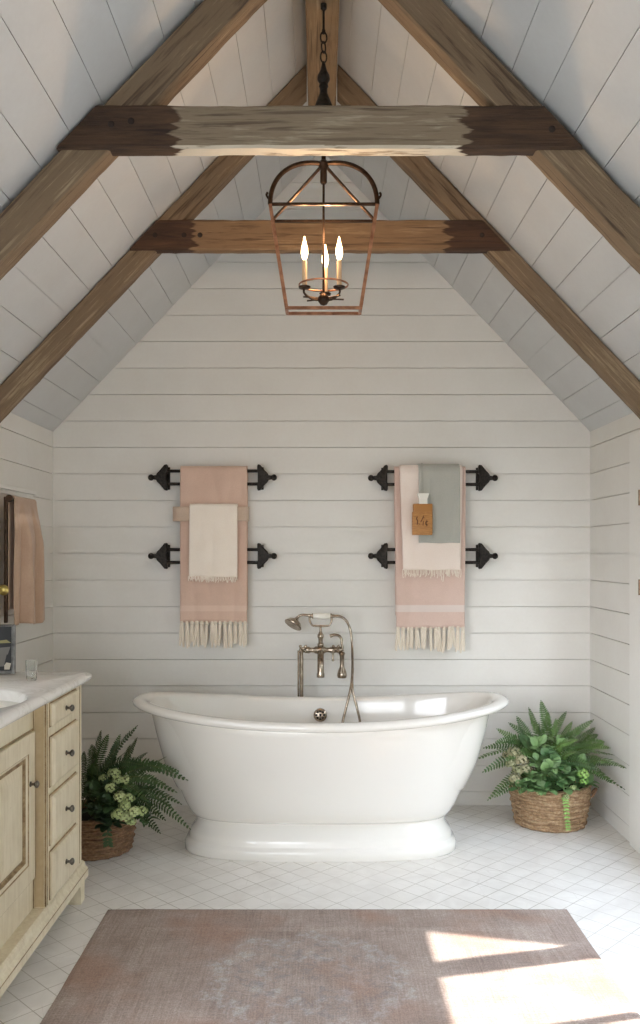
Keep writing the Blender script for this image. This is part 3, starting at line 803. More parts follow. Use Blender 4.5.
# ------------------------------------------------------------------ tub filler
FY = 4.43
def Q(px, py, dy=0): return P(px, py, FY+dy)
tf = thing('tub_filler', 'aged nickel tub filler with a white-handled hand shower behind the bathtub', 'faucet', (Q(301,0).x, FY, 0))
m = MB(); bx = Q(301.5, 650)
m.tube([(bx.x,FY,0), (bx.x,FY,bx.z)], .0095, 12); m.tube([(bx.x-.016,FY+.012,0), (bx.x-.016,FY+.012,bx.z-.004)], .005, 10)
m.lathe([(.034,0),(.034,.006),(.014,.014)], (bx.x-.004,FY,0), seg=20)
m.build('riser_pipe', M['nickel'], tf, smooth=True)
m = MB(); xa_, xb_ = Q(299,650), Q(343,650)
L_ = xb_.x - xa_.x
prof = [(.002,0),(.014,.004),(.017,.014),(.012,.026),(.016,.034),(.018,.05),(.013,.06),(.012,.075),(.018,.084),(.021,.1),(.021,.115),(.018,.13),(.012,.14),(.0125,.155),(.017,.165),(.018,.178),(.013,.19),(.016,.2),(.017,.212),(.012,.222),(.002,.226)]
m.lathe([(r, h*L_/.226) for r, h in prof], xa_, (1,0,0), 18); m.build('valve_body', M['nickel'], tf, smooth=True)
c0 = Q(320.6, 650)
m = MB().lathe([(.013,.0),(.014,.02),(.0165,.024),(.0165,.032),(.0115,.038),(.0125,.06),(.0165,.066),(.0165,.078),(.012,.084),(.007,.094),(.0055,.11),(.009,.122),(.006,.128)], c0, seg=18)
m.build('cradle_post', M['nickel'], tf, smooth=True)
cr = [Q(309.3,615.5), Q(309.6,620), Q(312,625), Q(316,626), Q(325,626), Q(329.5,625), Q(331.7,620), Q(332,614.5)]
MB().tube(bez(cr, 30), .0052, 10).build('cradle', M['nickel'], tf, smooth=True)
# spout reaches forward over the tub and turns down
sp = bez([c0 + Vector((0,-.01,-.01)), c0 + Vector((0,-.045,-.03)), c0 + Vector((0,-.075,-.06)), c0 + Vector((0,-.085,-.095)), c0 + Vector((0,-.085,-.128))], 16)
MB().tube(sp, [lerp(.017,.0165,i/16) if i < 14 else .0195 for i in range(17)], 16).build('spout', M['nickel'], tf, smooth=True)
# lever and hanging bell handle at the right end
lv_ = bez([Q(342.6,651), Q(341.8,644), Q(341.2,638.5), Q(338.5,635.6), Q(334,635), Q(330,636)], 22)
MB().tube(lv_, [.007]*14 + [lerp(.007,.0095,i/8) for i in range(9)], 10).build('lever_handle', M['nickel'], tf, smooth=True)
pb = Q(342, 652, -.02)
m = MB().lathe([(.012,.0),(.0165,-.008),(.012,-.02),(.011,-.06),(.012,-.075),(.0185,-.092),(.024,-.108),(.026,-.12),(.022,-.132),(.014,-.134)], pb, seg=18)
m.build('bell_handle', M['nickel'], tf, smooth=True)
m = MB().tube([Q(333,651,-.01), Q(333,660,-.012)], .006, 10).ball(Q(333,660,-.012), .0075); m.build('diverter_stem', M['nickel'], tf, smooth=True)
for px in (303, 336):
    m = MB(); c = Q(px, 649, -.03)
    for k in range(4):
        a = PI/4 + PI/2*k; e = c + Vector((.019*math.cos(a), 0, .019*math.sin(a))); m.tube([c, e], [.0055,.0062], 8); m.ball(e, .0078, seg=10)
    m.ball(c, .0105); m.tube([c, c+Vector((0,.03,0))], .006, 8); m.build('cross_handle', M['nickel'], tf, smooth=True)
# hand shower
h0, h1 = Q(312.3,616), Q(331.2,616)
hs = MB().tube(bez([h0, Q(307,615.3), Q(302.5,615), Q(299,616), Q(297,618.3)], 14), [.0085]*3+[.0065]*12, 12)
hs.tube([h0, h1], .006, 10); hs.tube([h1, Q(334.5,616)], [.010,.008], 12); hs.lathe([(.0135,0),(.0135,.006)], h0 - Vector((.002,0,0)), (1,0,0), 14); hs.lathe([(.0135,0),(.0135,.006)], h1 - Vector((.004,0,0)), (1,0,0), 14)
hso = hs.build('hand_shower', M['nickel'], tf, smooth=True)
MB().lathe([(.009,0),(.0145,.008),(.016,.03),(.016,.062),(.0145,.088),(.009,.097)], h0, (1,0,0), 18).build('white_handle', M['porcelain'], hso, smooth=True)['label'] = 'white porcelain handle'
ax = (Vector((-.53,-.42,-.85))).normalized(); nb_ = Q(297.5, 617.5)
MB().lathe([(.007,-.004),(.0095,.004),(.013,.012),(.022,.018),(.034,.026),(.0445,.040),(.049,.046),(.047,.05),(.03,.05),(.001,.051)], nb_, ax, 26).build('shower_head', M['nickel'], hso, smooth=True)
hose = [Q(334,616), Q(340,616.5), Q(346,620.5), Q(350.3,630), P(352,645,4.42), P(352.5,665,4.35), P(351.8,680,4.285), P(350,692,4.25), P(346.5,706,4.235), P(342.5,724,4.225), P(341,745,4.20), P(351,768,4.16), P(361,745,4.20), P(360.3,724,4.225), P(356.5,706,4.235), P(353,692,4.252), P(352.2,680,4.287), P(352.8,668,4.345)]
MB().tube(bez(hose, 130), .0066, 10).build('hose', M['nickel'], tf, smooth=True)

# ------------------------------------------------------------------ vanity
VX, VY0, VY1 = -.93, 2.06, 3.36      # front plane of the drawer bank, near end, far end
va = thing('vanity_cabinet', 'antique cream vanity with brown glazed edges along the left wall', 'vanity', (-1.17, 2.71, 0))
DX = -.972                            # recessed door plane
cb_ = MB()
cb_.cbox(XL+.006, VX, 2.92, VY1, .135, .848, .004); cb_.cbox(XL+.006, VX, VY0, 2.50, .135, .848, .004)
cb_.box(XL+.006, DX-.022, 2.49, 2.93, .135, .70)
cb_.cbox(DX-.018, DX, 2.50, 2.92, .755, .848, .003)                      # apron over the door
cb_.cbox(DX-.03, DX, 2.50, 2.92, .135, .245, .003)                      # rail under the door
cb_.build('carcass', M['cream'], va)
def gl(*b): MB().box(*b).build('glaze_line', M['glaze'], va)          # glazed quirk lines
for y in (VY1-.03, 2.935): gl(VX-.001, VX+.0014, y-.002, y+.002, .15, .835)
gl(DX-.001, DX+.001, 2.50, 2.92, .752, .757); gl(DX-.001, DX+.001, 2.50, 2.92, .243, .249); gl(DX-.02, DX+.002, 2.915, 2.9205, .14, .845); gl(VX-.004, VX+.0008, 2.9192, 2.925, .15, .84)
MB().box(DX+.004, VX-.006, 2.9180, 2.9205, .15, .845).build('shade_glaze_panel', M['shade_glaze'], va)  # added sheet: brown glaze plus painted shade on the recess side
m = MB()
prof = [(VX-.10,.078),(-.914,.078),(-.909,.084),(-.909,.112),(-.914,.122),(-.921,.128),(-.924,.140),(VX-.002,.146),(VX-.10,.146)]
yA, yB = VY0-.014, VY1+.018
m.loft([[Vector((x, yA, z)) for x, z in prof], [Vector((x, yB, z)) for x, z in prof]])
m.cbox(XL+.006, VX-.02, VY1, VY1+.014, .08, .14, .003)
m.build('base_rail', M['cream'], va)
MB().box(-.9095, -.9082, yA, yB, .1115, .1145).build('glaze_line', M['glaze'], va)
def foot(y0, x0):
    f = [(0,0.0,.052),(0,.012,.056),(0,.03,.05),(0,.055,.056),(0,.078,.068)]
    loops = []
    for _, z, w_ in f:
        loops.append([Vector((x0-w_, y0-w_/2, z)), Vector((x0, y0-w_/2, z)), Vector((x0, y0+w_/2, z)), Vector((x0-w_, y0+w_/2, z))])
    MB().loft(loops).build('foot', M['cream'], va)
for y in (VY1-.03, VY0+.03):
    foot(y, -.918); foot(y, -1.33)
def knob(c, par):
    MB().lathe([(.009,0),(.009,.003),(.0048,.005),(.0045,.012),(.009,.016),(.0125,.020),(.012,.025),(.006,.029),(.001,.03)], c, (1,0,0), 16).build('knob', M['knob'], par, smooth=True)
def drawer(y0, y1, z0, z1):
    c = MB(); b = .012; th_ = .02
    lo = lambda i, x: [Vector((x, y0+i, z0+i)), Vector((x, y1-i, z0+i)), Vector((x, y1-i, z1-i)), Vector((x, y0+i, z1-i))]
    L1 = [lo(-.004, VX+.0005), lo(-.004, VX+.003), lo(0, VX+.0035)]
    c.loft(L1, True, False, 1)
    c.loft([lo(0, VX+.0035), lo(0, VX+.010)], False, False, 0)
    c.loft([lo(0, VX+.010), lo(.003, VX+.013)], False, False, 0); c.loft([lo(.003, VX+.013), lo(.012, VX+.018), lo(.016, VX+.0185)], False, True, 0)
    d = c.build('drawer', [M['cream'], M['glaze']], va)
    knob((VX+.018, (y0+y1)/2-.02, (z0+z1)/2), d)
for bank in ((2.958, 3.268), (2.150, 2.460)):
    for z0, z1 in ((.755, .832), (.548, .716), (.348, .516), (.162, .322)):
        drawer(bank[0], bank[1], z0, z1)
def door(y0, y1, z0, z1):
    m = MB(); x = DX
    lo = lambda i, xx: [Vector((xx, y0+i, z0+i)), Vector((xx, y1-i, z0+i)), Vector((xx, y1-i, z1-i)), Vector((xx, y0+i, z1-i))]
    m.loft([lo(0, x-.02), lo(0, x+.008), lo(.003, x+.011), lo(.064, x+.011)], False, False, 0)
    m.loft([lo(.064, x+.011), lo(.067, x+.008)], False, False, 1)
    m.loft([lo(.067, x+.008), lo(.076, x+.004)], False, False, 0); m.loft([lo(.076, x+.004), lo(.082, x-.004), lo(.088, x-.004)], False, False, 1)
    d = m.build('door', [M['cream'], M['glaze']], va)
    p = MB(); p.loft([lo(.0885, x-.006), lo(.0885, x-.003), lo(.092, x-.002)], False, False, 1); p.loft([lo(.092, x-.002), lo(.118, x+.005), lo(.122, x+.0055)], False, True, 0)
    p.build('door_panel', [M['cream'], M['glaze']], d)
    knob((x+.011, y1-.052, .583), d)
door(2.505, 2.908, .252, .75)

# marble top with an oval cut-out
SX, SY, SA, SB = -1.148, 2.70, .215, .236
cx0, cx1, cy0, cy1, ct, cbm = XL+.001, -.897, 2.03, 3.382, .885, .849
corners = [(cx0,cy0),(cx1,cy0),(cx1,cy1),(cx0,cy1)]
angs = sorted([2*PI*k/96 for k in range(96)] + [math.atan2(y-SY, x-SX) % (2*PI) for x, y in corners])
def ell(z, s=1): return [Vector((SX+SA*s*math.cos(a), SY+SB*s*math.sin(a), z)) for a in angs]
def rect(z, i):
    out = []
    x0, x1, y0, y1 = cx0, cx1-i, cy0+i, cy1-i
    for a in angs:
        c, s = math.cos(a), math.sin(a); ts = []
        if c > 1e-9: ts.append((x1-SX)/c)
        if c < -1e-9: ts.append((x0-SX)/c)
        if s > 1e-9: ts.append((y1-SY)/s)
        if s < -1e-9: ts.append((y0-SY)/s)
        t_ = min(ts); out.append(Vector((SX+c*t_, SY+s*t_, z)))
    return out
m = MB()
h_ = ct-cbm
loops = [ell(cbm), ell(ct-.004), ell(ct, 1.018), rect(ct, .014)] + [rect(cbm + h_/2 + h_/2*math.cos(a), .014 - .014*math.sin(a)) for a in (PI*.15, PI*.32, PI*.5, PI*.68, PI*.85)] + [rect(cbm, .014), ell(cbm)]
m.loft(loops, False, False)
tag(m.build('marble_countertop', M['marble'], smooth=True, angle=50), 'white marble countertop with a rounded edge on the cream vanity', 'countertop')
m = MB(); sh = [(1.02,.8486),(.78,.8484),(.745,.845),(.72,.82),(.66,.78),(.54,.745),(.35,.73),(.1,.725)]
m.loft([ell(z, s) for s, z in sh], False, True)
tag(m.build('sink', M['porcelain'], smooth=True, angle=60), 'oval white undermount sink set in the marble countertop', 'sink')
# tumbler
gc = P(31.5, 679.5, 3.14)
t = MB().lathe([(.017,0),(.019,.003),(.0195,.03),(.0205,.074),(.019,.0745),(.0175,.03),(.016,.008),(.001,.007)], (gc.x, gc.y, ct+.0005), seg=24)
tag(t.build('glass_tumbler', M['glass'], smooth=True), 'small clear glass tumbler on the marble beside the sink', 'glass')
# picture frame at the far end of the counter
fy, fz = 3.30, ct+.001
x1f = P(15.3, 0, fy).x; x0f = x1f - .165; hgt = .19
pf = thing('picture_frame', 'small dark picture in a grey metal frame at the counter end', 'picture frame', ((x0f+x1f)/2, fy, fz))
m = MB(); fw = .013
m.cbox(x0f, x0f+fw, fy-.008, fy+.008, fz, fz+hgt); m.cbox(x1f-fw, x1f, fy-.008, fy+.008, fz, fz+hgt); m.cbox(x0f+fw, x1f-fw, fy-.007, fy+.007, fz+hgt-fw*.6, fz+hgt); m.cbox(x0f+fw, x1f-fw, fy-.007, fy+.007, fz, fz+fw)
m.build('frame_border', M['frame_metal'], pf)
pr = MB().box(x0f+fw, x1f-fw, fy-.002, fy+.004, fz+fw, fz+hgt-fw*.6).build('picture', M['print'], pf)
m = MB(); yy = fy-.0025
def blob(pts, mi):
    m.add([Vector((x, yy-.0004*mi, z)) for x, z in pts], [list(range(len(pts)))], mi)
xr = x1f-fw
blob([(xr-.11,fz+.095),(xr-.015,fz+.075),(xr-.005,fz+.105),(xr-.06,fz+.1),(xr-.11,fz+.108)], 0)
blob([(xr-.09,fz+.112),(xr-.05,fz+.118),(xr-.002,fz+.120),(xr-.02,fz+.132),(xr-.05,fz+.128),(xr-.08,fz+.14)], 1)
blob([(xr-.12,fz+.025),(xr-.03,fz+.03),(xr-.018,fz+.08),(xr-.07,fz+.088),(xr-.12,fz+.07)], 0)
blob([(xr-.028,fz+.018),(xr-.008,fz+.018),(xr-.002,fz+.042),(xr-.02,fz+.045),(xr-.028,fz+.034)], 2)
m.build('picture_shape', [M['print_m'], M['print_y'], M['print_l']], pr)
MB().hexa([(x0f+.05,fy+.008,fz+.12),(x1f-.05,fy+.008,fz+.12),(x1f-.05,fy+.05,fz),(x0f+.05,fy+.05,fz),(x0f+.05,fy+.008,fz+.126),(x1f-.05,fy+.008,fz+.126),(x1f-.05,fy+.054,fz),(x0f+.05,fy+.054,fz)]).build('easel_back', M['print'], pf)

# ------------------------------------------------------------------ rug
m = MB(); rx, ry, rz_ = .867, 1.13, .008
RXc, RYc = .066, 3.256-1.13
nx_, ny_ = 90, 110; vs = []; fs = []
for i in range(ny_+1):
    for j in range(nx_+1):
        x = lerp(-rx, rx, j/nx_); y = lerp(-ry, ry, i/ny_)
        k = noise.noise(Vector((x*3, y*3, 2)))*.0012 + noise.noise(Vector((x*14, y*14, 0)))*.0006
        e = min(rx-abs(x), ry-abs(y)); z = rz_*sm(-.004, .012, e) + k*(e > .01)
        ex = noise.noise(Vector((y*5, 1, 0)))*.003*(abs(j-nx_/2) == nx_/2); ey = noise.noise(Vector((x*5, 7, 0)))*.003*(abs(i-ny_/2) == ny_/2)
        vs.append(Vector((x+ex, y+ey, max(z, .002)+.0005)))
for i in range(ny_):
    for j in range(nx_):
        a = i*(nx_+1)+j; fs.append([a, a+1, a+nx_+2, a+nx_+1])
m.add([v + Vector((RXc, RYc, 0)) for v in vs], fs)
m.box(RXc-rx+.002, RXc+rx-.002, RYc-ry+.002, RYc+ry-.002, .0004, .0024)
tag(m.build('area_rug', M['rug'], smooth=True, loc=(RXc, RYc, 0)), 'large faded taupe and rose rug on the white tile floor', 'rug')

# ------------------------------------------------------------------ basket planters
def frond(base, az, length, lift, curl, mat, par, rr, width=.034, n=24, xmax=9, xmin=-9, ymax=4.585):
    d = Vector((math.cos(az), math.sin(az), 0)); pts = []
    for i in range(n+1):
        t = i/n; out = length*(math.cos(lift)*t + curl*.35*t*t); up = length*(math.sin(lift)*t - curl*.5*t*t*t)
        pts.append(Vector(base) + d*out + Vector((0,0,up)))
    tw = rr.uniform(-.4, .4)
    for p in pts:
        p.x = min(max(p.x, xmin), xmax); p.y = min(p.y, ymax); p.z = max(p.z, .012)
    m = MB(); m.tube(pts, [lerp(.0022, .0008, i/n) for i in range(n+1)], 5, 1)
    for i in range(3, n+1):
        t = i/n; T = (pts[i]-pts[i-1])
        if T.length < 1e-5: T = d.copy()
        T.normalize(); side = T.cross(Vector((0,0,1)))
        if side.length < .1: side = Vector((-d.y, d.x, 0))
        side.normalize(); up = side.cross(T).normalized()
        side = (side*math.cos(tw) + up*math.sin(tw))
        wl = width*(math.sin(PI*min(1, .12+t*.9))**.75)*rr.uniform(.88, 1.1) + .004
        lw = length/n*.62
        for s in (-1, 1):
            b = pts[i]; dirv = (side*s + T*.45 - up*rr.uniform(-.05,.3)).normalized()
            wv = T*lw*.5
            mid = b + dirv*wl*.55 + up*.002; tip = b + dirv*wl
            m.add([b - wv*.7, b + wv*.7, mid + wv*.9, tip + wv*.15, tip - wv*.15, mid - wv*.9, ], [[0,1,2,5],[5,2,3,4]], 0)
    return m.build('fern_frond', [mat, M['stalk']], par)
def basket(c, rb, rt, hgt, mat, par, rings=13):
    m = MB(); prof = []
    for i in range(rings):
        z0 = hgt*i/rings
        for k in range(5):
            t = (i + k/5)/rings; r = lerp(rb, rt, sm(-.1, .8, t)) + .006*abs(math.sin(PI*k/5)) + .002*math.sin(i*2.3)
            prof.append((r, hgt*t))
    loops = []; seg = 72
    for r, z in prof:
        lp = []
        for j in range(seg):
            a = 2*PI*j/seg; rr_ = r + .0035*math.sin(j*PI/2 + int(z/hgt*rings)*PI/2*2.0) + .003*noise.noise(Vector((math.cos(a)*4, math.sin(a)*4, z*30)))
            lp.append(Vector((c[0] + rr_*1.0*math.cos(a), c[1] + rr_*math.sin(a)*.96, z + .001 + .002*noise.noise(Vector((a*3, z*60, 1))))))
        loops.append(lp)
    inner = [[Vector((c[0] + (rt-.014)*math.cos(2*PI*j/seg), c[1] + (rt-.014)*math.sin(2*PI*j/seg)*.96, z)) for j in range(seg)] for z in (hgt, hgt-.03)]
    m.loft(loops + inner, True, False)
    b = m.build('basket', mat, par, smooth=True, angle=60)
    m = MB(); m.loft([[Vector((c[0] + (rt-.012)*math.cos(2*PI*j/40), c[1] + (rt-.012)*math.sin(2*PI*j/40)*.96, hgt-.035)) for j in range(40)]] + [[Vector((c[0] + .05*math.cos(2*PI*j/40), c[1] + .05*math.sin(2*PI*j/40), hgt-.01)) for j in range(40)]], False, True)
    m.build('soil', M['soil'], par, smooth=True)
    return b
def handle(c, ang, rt, z, mat, par):
    pts = []
    for k in range(13):
        t = PI*k/12; a = ang + .16*math.cos(t)
        pts.append(Vector((c[0] + (rt+.008+.02*math.sin(t))*math.cos(a), c[1] + (rt+.008+.02*math.sin(t))*.96*math.sin(a), z + .035*math.sin(t))))
    MB().tube(pts, .006, 8).build('basket_handle', mat, par, smooth=True)
def bloom(c, r, mat, par, rr, name='flower_head', n=26):
    m = MB(); c = Vector(c)
    for i in range(n):
        z = 1 - 1.5*(i+.5)/n; a = i*2.39996; rad = math.sqrt(max(0, 1-z*z)); nd = Vector((rad*math.cos(a), rad*math.sin(a), z))
        p = c + Vector((nd.x*r, nd.y*r, nd.z*r*.8))
        u = nd.cross(Vector((.3,.2,.9))).normalized(); v = nd.cross(u); p = p*1.0 + nd*r*rr.uniform(-.12,.16); s = r*.36*rr.uniform(.75,1.25); ph = rr.uniform(0, 1.5)
        for k in range(4):
            b = ph + PI/2*k; e1 = u*math.cos(b)+v*math.sin(b); e2 = u*math.cos(b+.75)+v*math.sin(b+.75); e3 = u*math.cos(b-.75)+v*math.sin(b-.75)
            m.add([p, p+e3*s*.7+nd*s*.12, p+e1*s+nd*s*.02, p+e2*s*.7+nd*s*.12], [[0,1,2,3]], 0)
    m.ball(c, r*.68, mi=1, seg=10, sc=(1,1,.8))
    return m.build(name, [mat, M['stalk']], par)
def leafmesh(m, p, d, up, L, W, mi=0):
    d = Vector(d).normalized(); s = d.cross(Vector(up)).normalized(); n_ = s.cross(d).normalized(); N = 5; vs = []
    for i in range(N+1):
        t = i/N; w_ = W*math.sin(PI*(t*.86+.07))**.8; c = Vector(p) + d*L*t - n_*L*.28*t*t
        vs += [c - s*w_ + n_*w_*.25, c, c + s*w_ + n_*w_*.25]
    fs = []
    for i in range(N):
        a = i*3; fs += [[a, a+1, a+4, a+3], [a+1, a+2, a+5, a+4]]
    m.add(vs, fs, mi)
def broad(c, r, n, mat, par, rr, L=.05, W=.022, name='leafy_sprig'):
    m = MB(); c = Vector(c)
    for i in range(n):
        a = i*2.4 + rr.uniform(-.3,.3); e = rr.uniform(.05, 1.2); d = Vector((math.cos(a)*math.cos(e), math.sin(a)*math.cos(e), math.sin(e)))
        p = c + d*r*rr.uniform(.2, .8); leafmesh(m, p, d + Vector((0,-.2,-.15)), (0,0,1) if abs(d.z) < .85 else (0,-1,.2), L*rr.uniform(.7,1.2), W*rr.uniform(.8,1.15))
        if i % 3 == 0: m.tube([c - Vector((0,0,r*.8)), p], .0015, 4)
    return m.build(name, mat, par)

# right planter
c = (1.15, 4.31); rr = random.Random(21)
pr_ = thing('fern_planter', 'low seagrass basket of ferns and dusty blooms in the right corner', 'potted plant', (c[0], c[1], 0), 'basket planters beside the bathtub')
basket(c, .168, .192, .205, M['wicker'], pr_); handle(c, -.25, .195, .150, M['wicker_d'], pr_)
def px_frond(bp, tip, mat, par, rr, width=.03, sag=.18, n=30):
    """frond from its base to a tip, arching"""
    b, t_ = Vector(bp), Vector(tip); L = (t_-b).length; m = MB(); pts = []
    for i in range(n+1):
        t = i/n; p = lerp(b, t_, t) + Vector((0, 0, sag*L*math.sin(PI*t)*(1-.25*t))); pts.append(p)
    m.tube(pts, [lerp(.0022,.0008,i/n) for i in range(n+1)], 5, 1)
    tw = rr.uniform(-.7,.7)
    for i in range(4, n+1):
        t = i/n; T = (pts[i]-pts[i-1]).normalized(); side = T.cross(Vector((0,-.75,.65)))
        if side.length < .15: side = T.cross(Vector((1,0,0)))
        side.normalize(); up = side.cross(T).normalized(); sd = side*math.cos(tw)+up*math.sin(tw); up2 = sd.cross(T).normalized()
        wl = width*(math.sin(PI*min(1,.1+t*.9))**.7)*rr.uniform(.9,1.1)+.003; lw = L/n*.80
        for s in (-1, 1):
            dv = (sd*s + T*.4 - up2*rr.uniform(-.05,.25)).normalized(); wv = T*lw*.5; b_ = pts[i]; mid = b_+dv*wl*.55; tp = b_+dv*wl
            m.add([b_-wv*.6, b_+wv*.6, mid+wv*.95, tp+wv*.2, tp-wv*.2, mid-wv*.95], [[0,1,2,5],[5,2,3,4]], 0)
    return m.build('fern_frond', [mat, M['stalk']], par)
def cl(p, xmin=-1.40, xmax=1.42):
    p = Vector(p); p.x = min(max(p.x, xmin), xmax); p.y = min(p.y, 4.575); return p
tipsR = [(541,701,4.36),(517,717,4.36),(530,718,4.42),(556,719,4.36),(539,722,4.28),(593,720,4.30),(509,723,4.42),(497,729,4.35),(484,748,4.30),(474,760,4.25),(483,772,4.18),(496,742,4.22),
         (488,800,4.22),(495,797,4.15),(604,742,4.26),(613,748,4.22),(618,755,4.16),(631,768,4.0),(626,789,4.02),(612,783,4.08),(600,770,4.10),(572,722,4.40),(583,728,4.40),(565,735,4.25),(520,735,4.24),(550,735,4.20),
         (600,758,4.35),(607,735,4.40),(505,760,4.15),(592,745,4.18),(578,740,4.16),(612,765,4.20),(529,708,4.46),(566,712,4.46),(548,712,4.44),(577,752,4.1),(506,742,4.48),(600,728,4.45)]
for i, (x, y, Y) in enumerate(tipsR):
    a = rr.uniform(0, 6.28); b = Vector((c[0] + .09*math.cos(a), c[1] + .08*math.sin(a), .20)); tp = cl(P(x, y, Y))
    px_frond(b, tp, M['fern'], pr_, rr, rr.uniform(.024, .036), .10 if y < 730 else .24)
for (x, y, Y, r) in ((514,752,4.20,.030),(521,760,4.17,.030),(511,764,4.16,.026),(518,770,4.15,.028),(525,769,4.14,.028),(515,779,4.14,.030),(507,755,4.24,.024)):
    bloom(P(x, y, Y), r, M['sedum'], pr_, rr)
for (x, y, Y) in ((538,765,4.16),(548,758,4.18),(556,765,4.16),(545,775,4.12),(532,780,4.12),(556,782,4.12),(566,776,4.14),(575,782,4.15),(528,788,4.12),(545,790,4.12),(565,790,4.13),(538,748,4.24),(560,748,4.24),(585,785,4.2),(520,789,4.13),(578,765,4.2),(551,770,4.13)):
    broad(P(x, y, Y), .035, 15, M['broad'], pr_, rr, .05, .020)
bloom(P(583,774,4.13), .026, M['vine'], pr_, rr); bloom(P(584,781,4.12), .02, M['vine'], pr_, rr)
for (x, y, Y) in ((540,793,4.11),(566,797,4.115),(573,788,4.12)): bloom(P(x, y, Y), .016, M['bloom'], pr_, rr)
# trailing vine over the rim
m = MB(); vp = bez([P(562,796,4.17), P(564.5,797,4.118), P(566,803,4.102), P(566.5,812,4.104), P(567.5,822,4.112), P(568,829,4.118)], 26); m.tube(vp, .0015, 5)
for i in range(3, 27):
    for s in (-1, 1): (i % 2 == 0) and leafmesh(m, vp[i], Vector((s, -.5, -.25)), (0,-1,.5), .019*(1-.3*i/26), .0042)
m.build('trailing_vine', M['vine'], pr_)

# left planter
c = (-1.03, 3.925); rr = random.Random(5)
pl_ = thing('fern_planter', 'brown basket of dark ferns and pale green blooms beside the cream vanity', 'potted plant', (c[0], c[1], 0), 'basket planters beside the bathtub')
basket(c, .165, .185, .18, M['wicker_d'], pl_)
tipsL = [(137,726,3.85),(137,738,3.80),(101,731,3.9),(108,735,3.95),(117,742,3.9),(147,753,3.75),(166,757,3.78),(178,771,3.70),(187,780,3.66),(176,792,3.68),(181,804,3.66),(172,808,3.64),(190,829,3.70),(160,833,3.66),(152,828,3.62),
         (92,745,3.9),(95,758,3.8),(128,750,3.75),(156,770,3.68),(165,785,3.62),(170,768,3.8),(88,770,3.8),(100,765,3.7),(142,765,3.66),(120,735,4.05),(130,745,4.05),(150,765,3.9),(160,800,3.6),(86,790,3.72),(97,800,3.66),(147,800,3.6),(84,752,3.95),(112,760,3.72),(165,820,3.64)]
for i, (x, y, Y) in enumerate(tipsL):
    a = rr.uniform(0, 6.28); b = Vector((c[0] + .08*math.cos(a), c[1] + .08*math.sin(a), .175)); tp = cl(P(x, y, Y))
    px_frond(b, tp, M['fern_d'], pl_, rr, rr.uniform(.024, .034), .10 if y < 760 else .24)
for (x, y, Y, r) in ((114,773,3.74,.024),(118,780,3.72,.022),(126,780,3.72,.022),(111,788,3.70,.024),(103,778,3.76,.018),(120,797,3.67,.026),(129,799,3.66,.026),(125,806,3.65,.024),(118,814,3.64,.026),(126,817,3.64,.024),(134,812,3.64,.028),(142,811,3.65,.024),(131,822,3.64,.02)):
    bloom(P(x, y, Y), r, M['bloom'], pl_, rr)
for (x, y, Y) in ((100,800,3.72),(95,812,3.73),(105,818,3.72),(92,795,3.78),(112,806,3.70),(138,800,3.72),(108,826,3.72),(96,780,3.82),(122,790,3.74),(144,820,3.74),(100,790,3.75)):
    broad(P(x, y, Y), .04, 14, M['fern_d'], pl_, rr, .05, .018)
m = MB(); vp = bez([P(106,816,3.78), P(106,820,3.735), P(107,828,3.73), P(108,838,3.735), P(108.5,844,3.74)], 16); m.tube(vp, .0015, 5)
for i in range(2, 17):
    for s in (-1, 1): (i % 2 == 0) and leafmesh(m, vp[i], Vector((s, -.5, -.4)), (0,-1,.3), .024, .007)
m.build('trailing_vine', M['fern_d'], pl_)

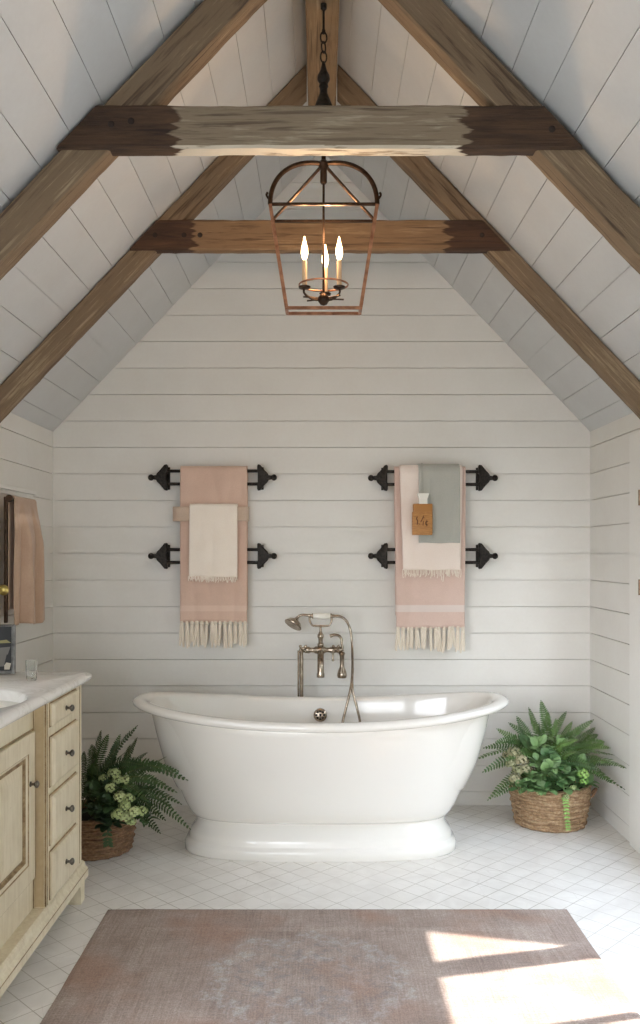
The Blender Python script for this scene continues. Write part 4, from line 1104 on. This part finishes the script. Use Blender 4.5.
# ------------------------------------------------------------------ light, sky, camera
W = bpy.data.worlds.new('sky'); S.world = W; W.use_nodes = True; nt = W.node_tree; bg = nt.nodes['Background']
tcn = nt.nodes.new('ShaderNodeTexCoord'); sx_ = nt.nodes.new('ShaderNodeSeparateXYZ'); rp_ = nt.nodes.new('ShaderNodeValToRGB')
nt.links.new(tcn.outputs['Generated'], sx_.inputs[0]); nt.links.new(sx_.outputs[2], rp_.inputs[0])
rp_.color_ramp.elements[0].position = 0.0; rp_.color_ramp.elements[0].color = (.95,.97,1,1); rp_.color_ramp.elements[1].position = .8; rp_.color_ramp.elements[1].color = (.70,.82,1,1)
nt.links.new(rp_.outputs[0], bg.inputs[0]); bg.inputs[1].default_value = 11.6
sun = bpy.data.lights.new('sun', 'SUN'); sun.energy = 15; sun.angle = math.radians(.8); sun.color = (1, .97, .92)
so = bpy.data.objects.new('sun', sun); COL.objects.link(so)
so.rotation_euler = Vector((-1, -KY, -K)).to_track_quat('-Z', 'Y').to_euler()
def portal(name, loc, rot, sx, sy):
    L = bpy.data.lights.new(name, 'AREA'); L.shape = 'RECTANGLE'; L.size = sx; L.size_y = sy; L.cycles.is_portal = True
    o = bpy.data.objects.new(name, L); COL.objects.link(o); o.location = loc; o.rotation_euler = rot
portal('door_portal', (XR+.07, (DOOR[0]+DOOR[1])/2, .9), (0, PI/2, 0), 1.8, 1.72)
portal('window_portal', (XL-.07, (WIN[0]+WIN[1])/2, (WIN[2]+WIN[3])/2), (0, -PI/2, 0), WIN[3]-WIN[2], WIN[1]-WIN[0])
portal('front_portal', ((wx0+wx1)/2, YF-.13, (wz0+wz1)/2), (PI/2, 0, 0), wx1-wx0, wz1-wz0)

cam = bpy.data.cameras.new('camera'); co = bpy.data.objects.new('camera', cam); COL.objects.link(co); S.camera = co
cam.sensor_fit = 'VERTICAL'; cam.sensor_height = 36; cam.sensor_width = 24; cam.lens = 36*F/1024; cam.shift_y = (HY-512)/1024
cam.clip_start = .05
co.location = (0, 0, CAMZ); co.rotation_euler = (PI/2, 0, 0)
S.view_settings.view_transform = 'Standard'; S.view_settings.look = 'None'; S.view_settings.gamma = 1; S.view_settings.use_curve_mapping = False
S.view_settings.exposure = 0.0
S.cycles.max_bounces = 12; S.cycles.diffuse_bounces = 8; S.cycles.use_denoising = True; S.cycles.sample_clamp_indirect = 8
S.cycles.caustics_reflective = False; S.cycles.caustics_refractive = False
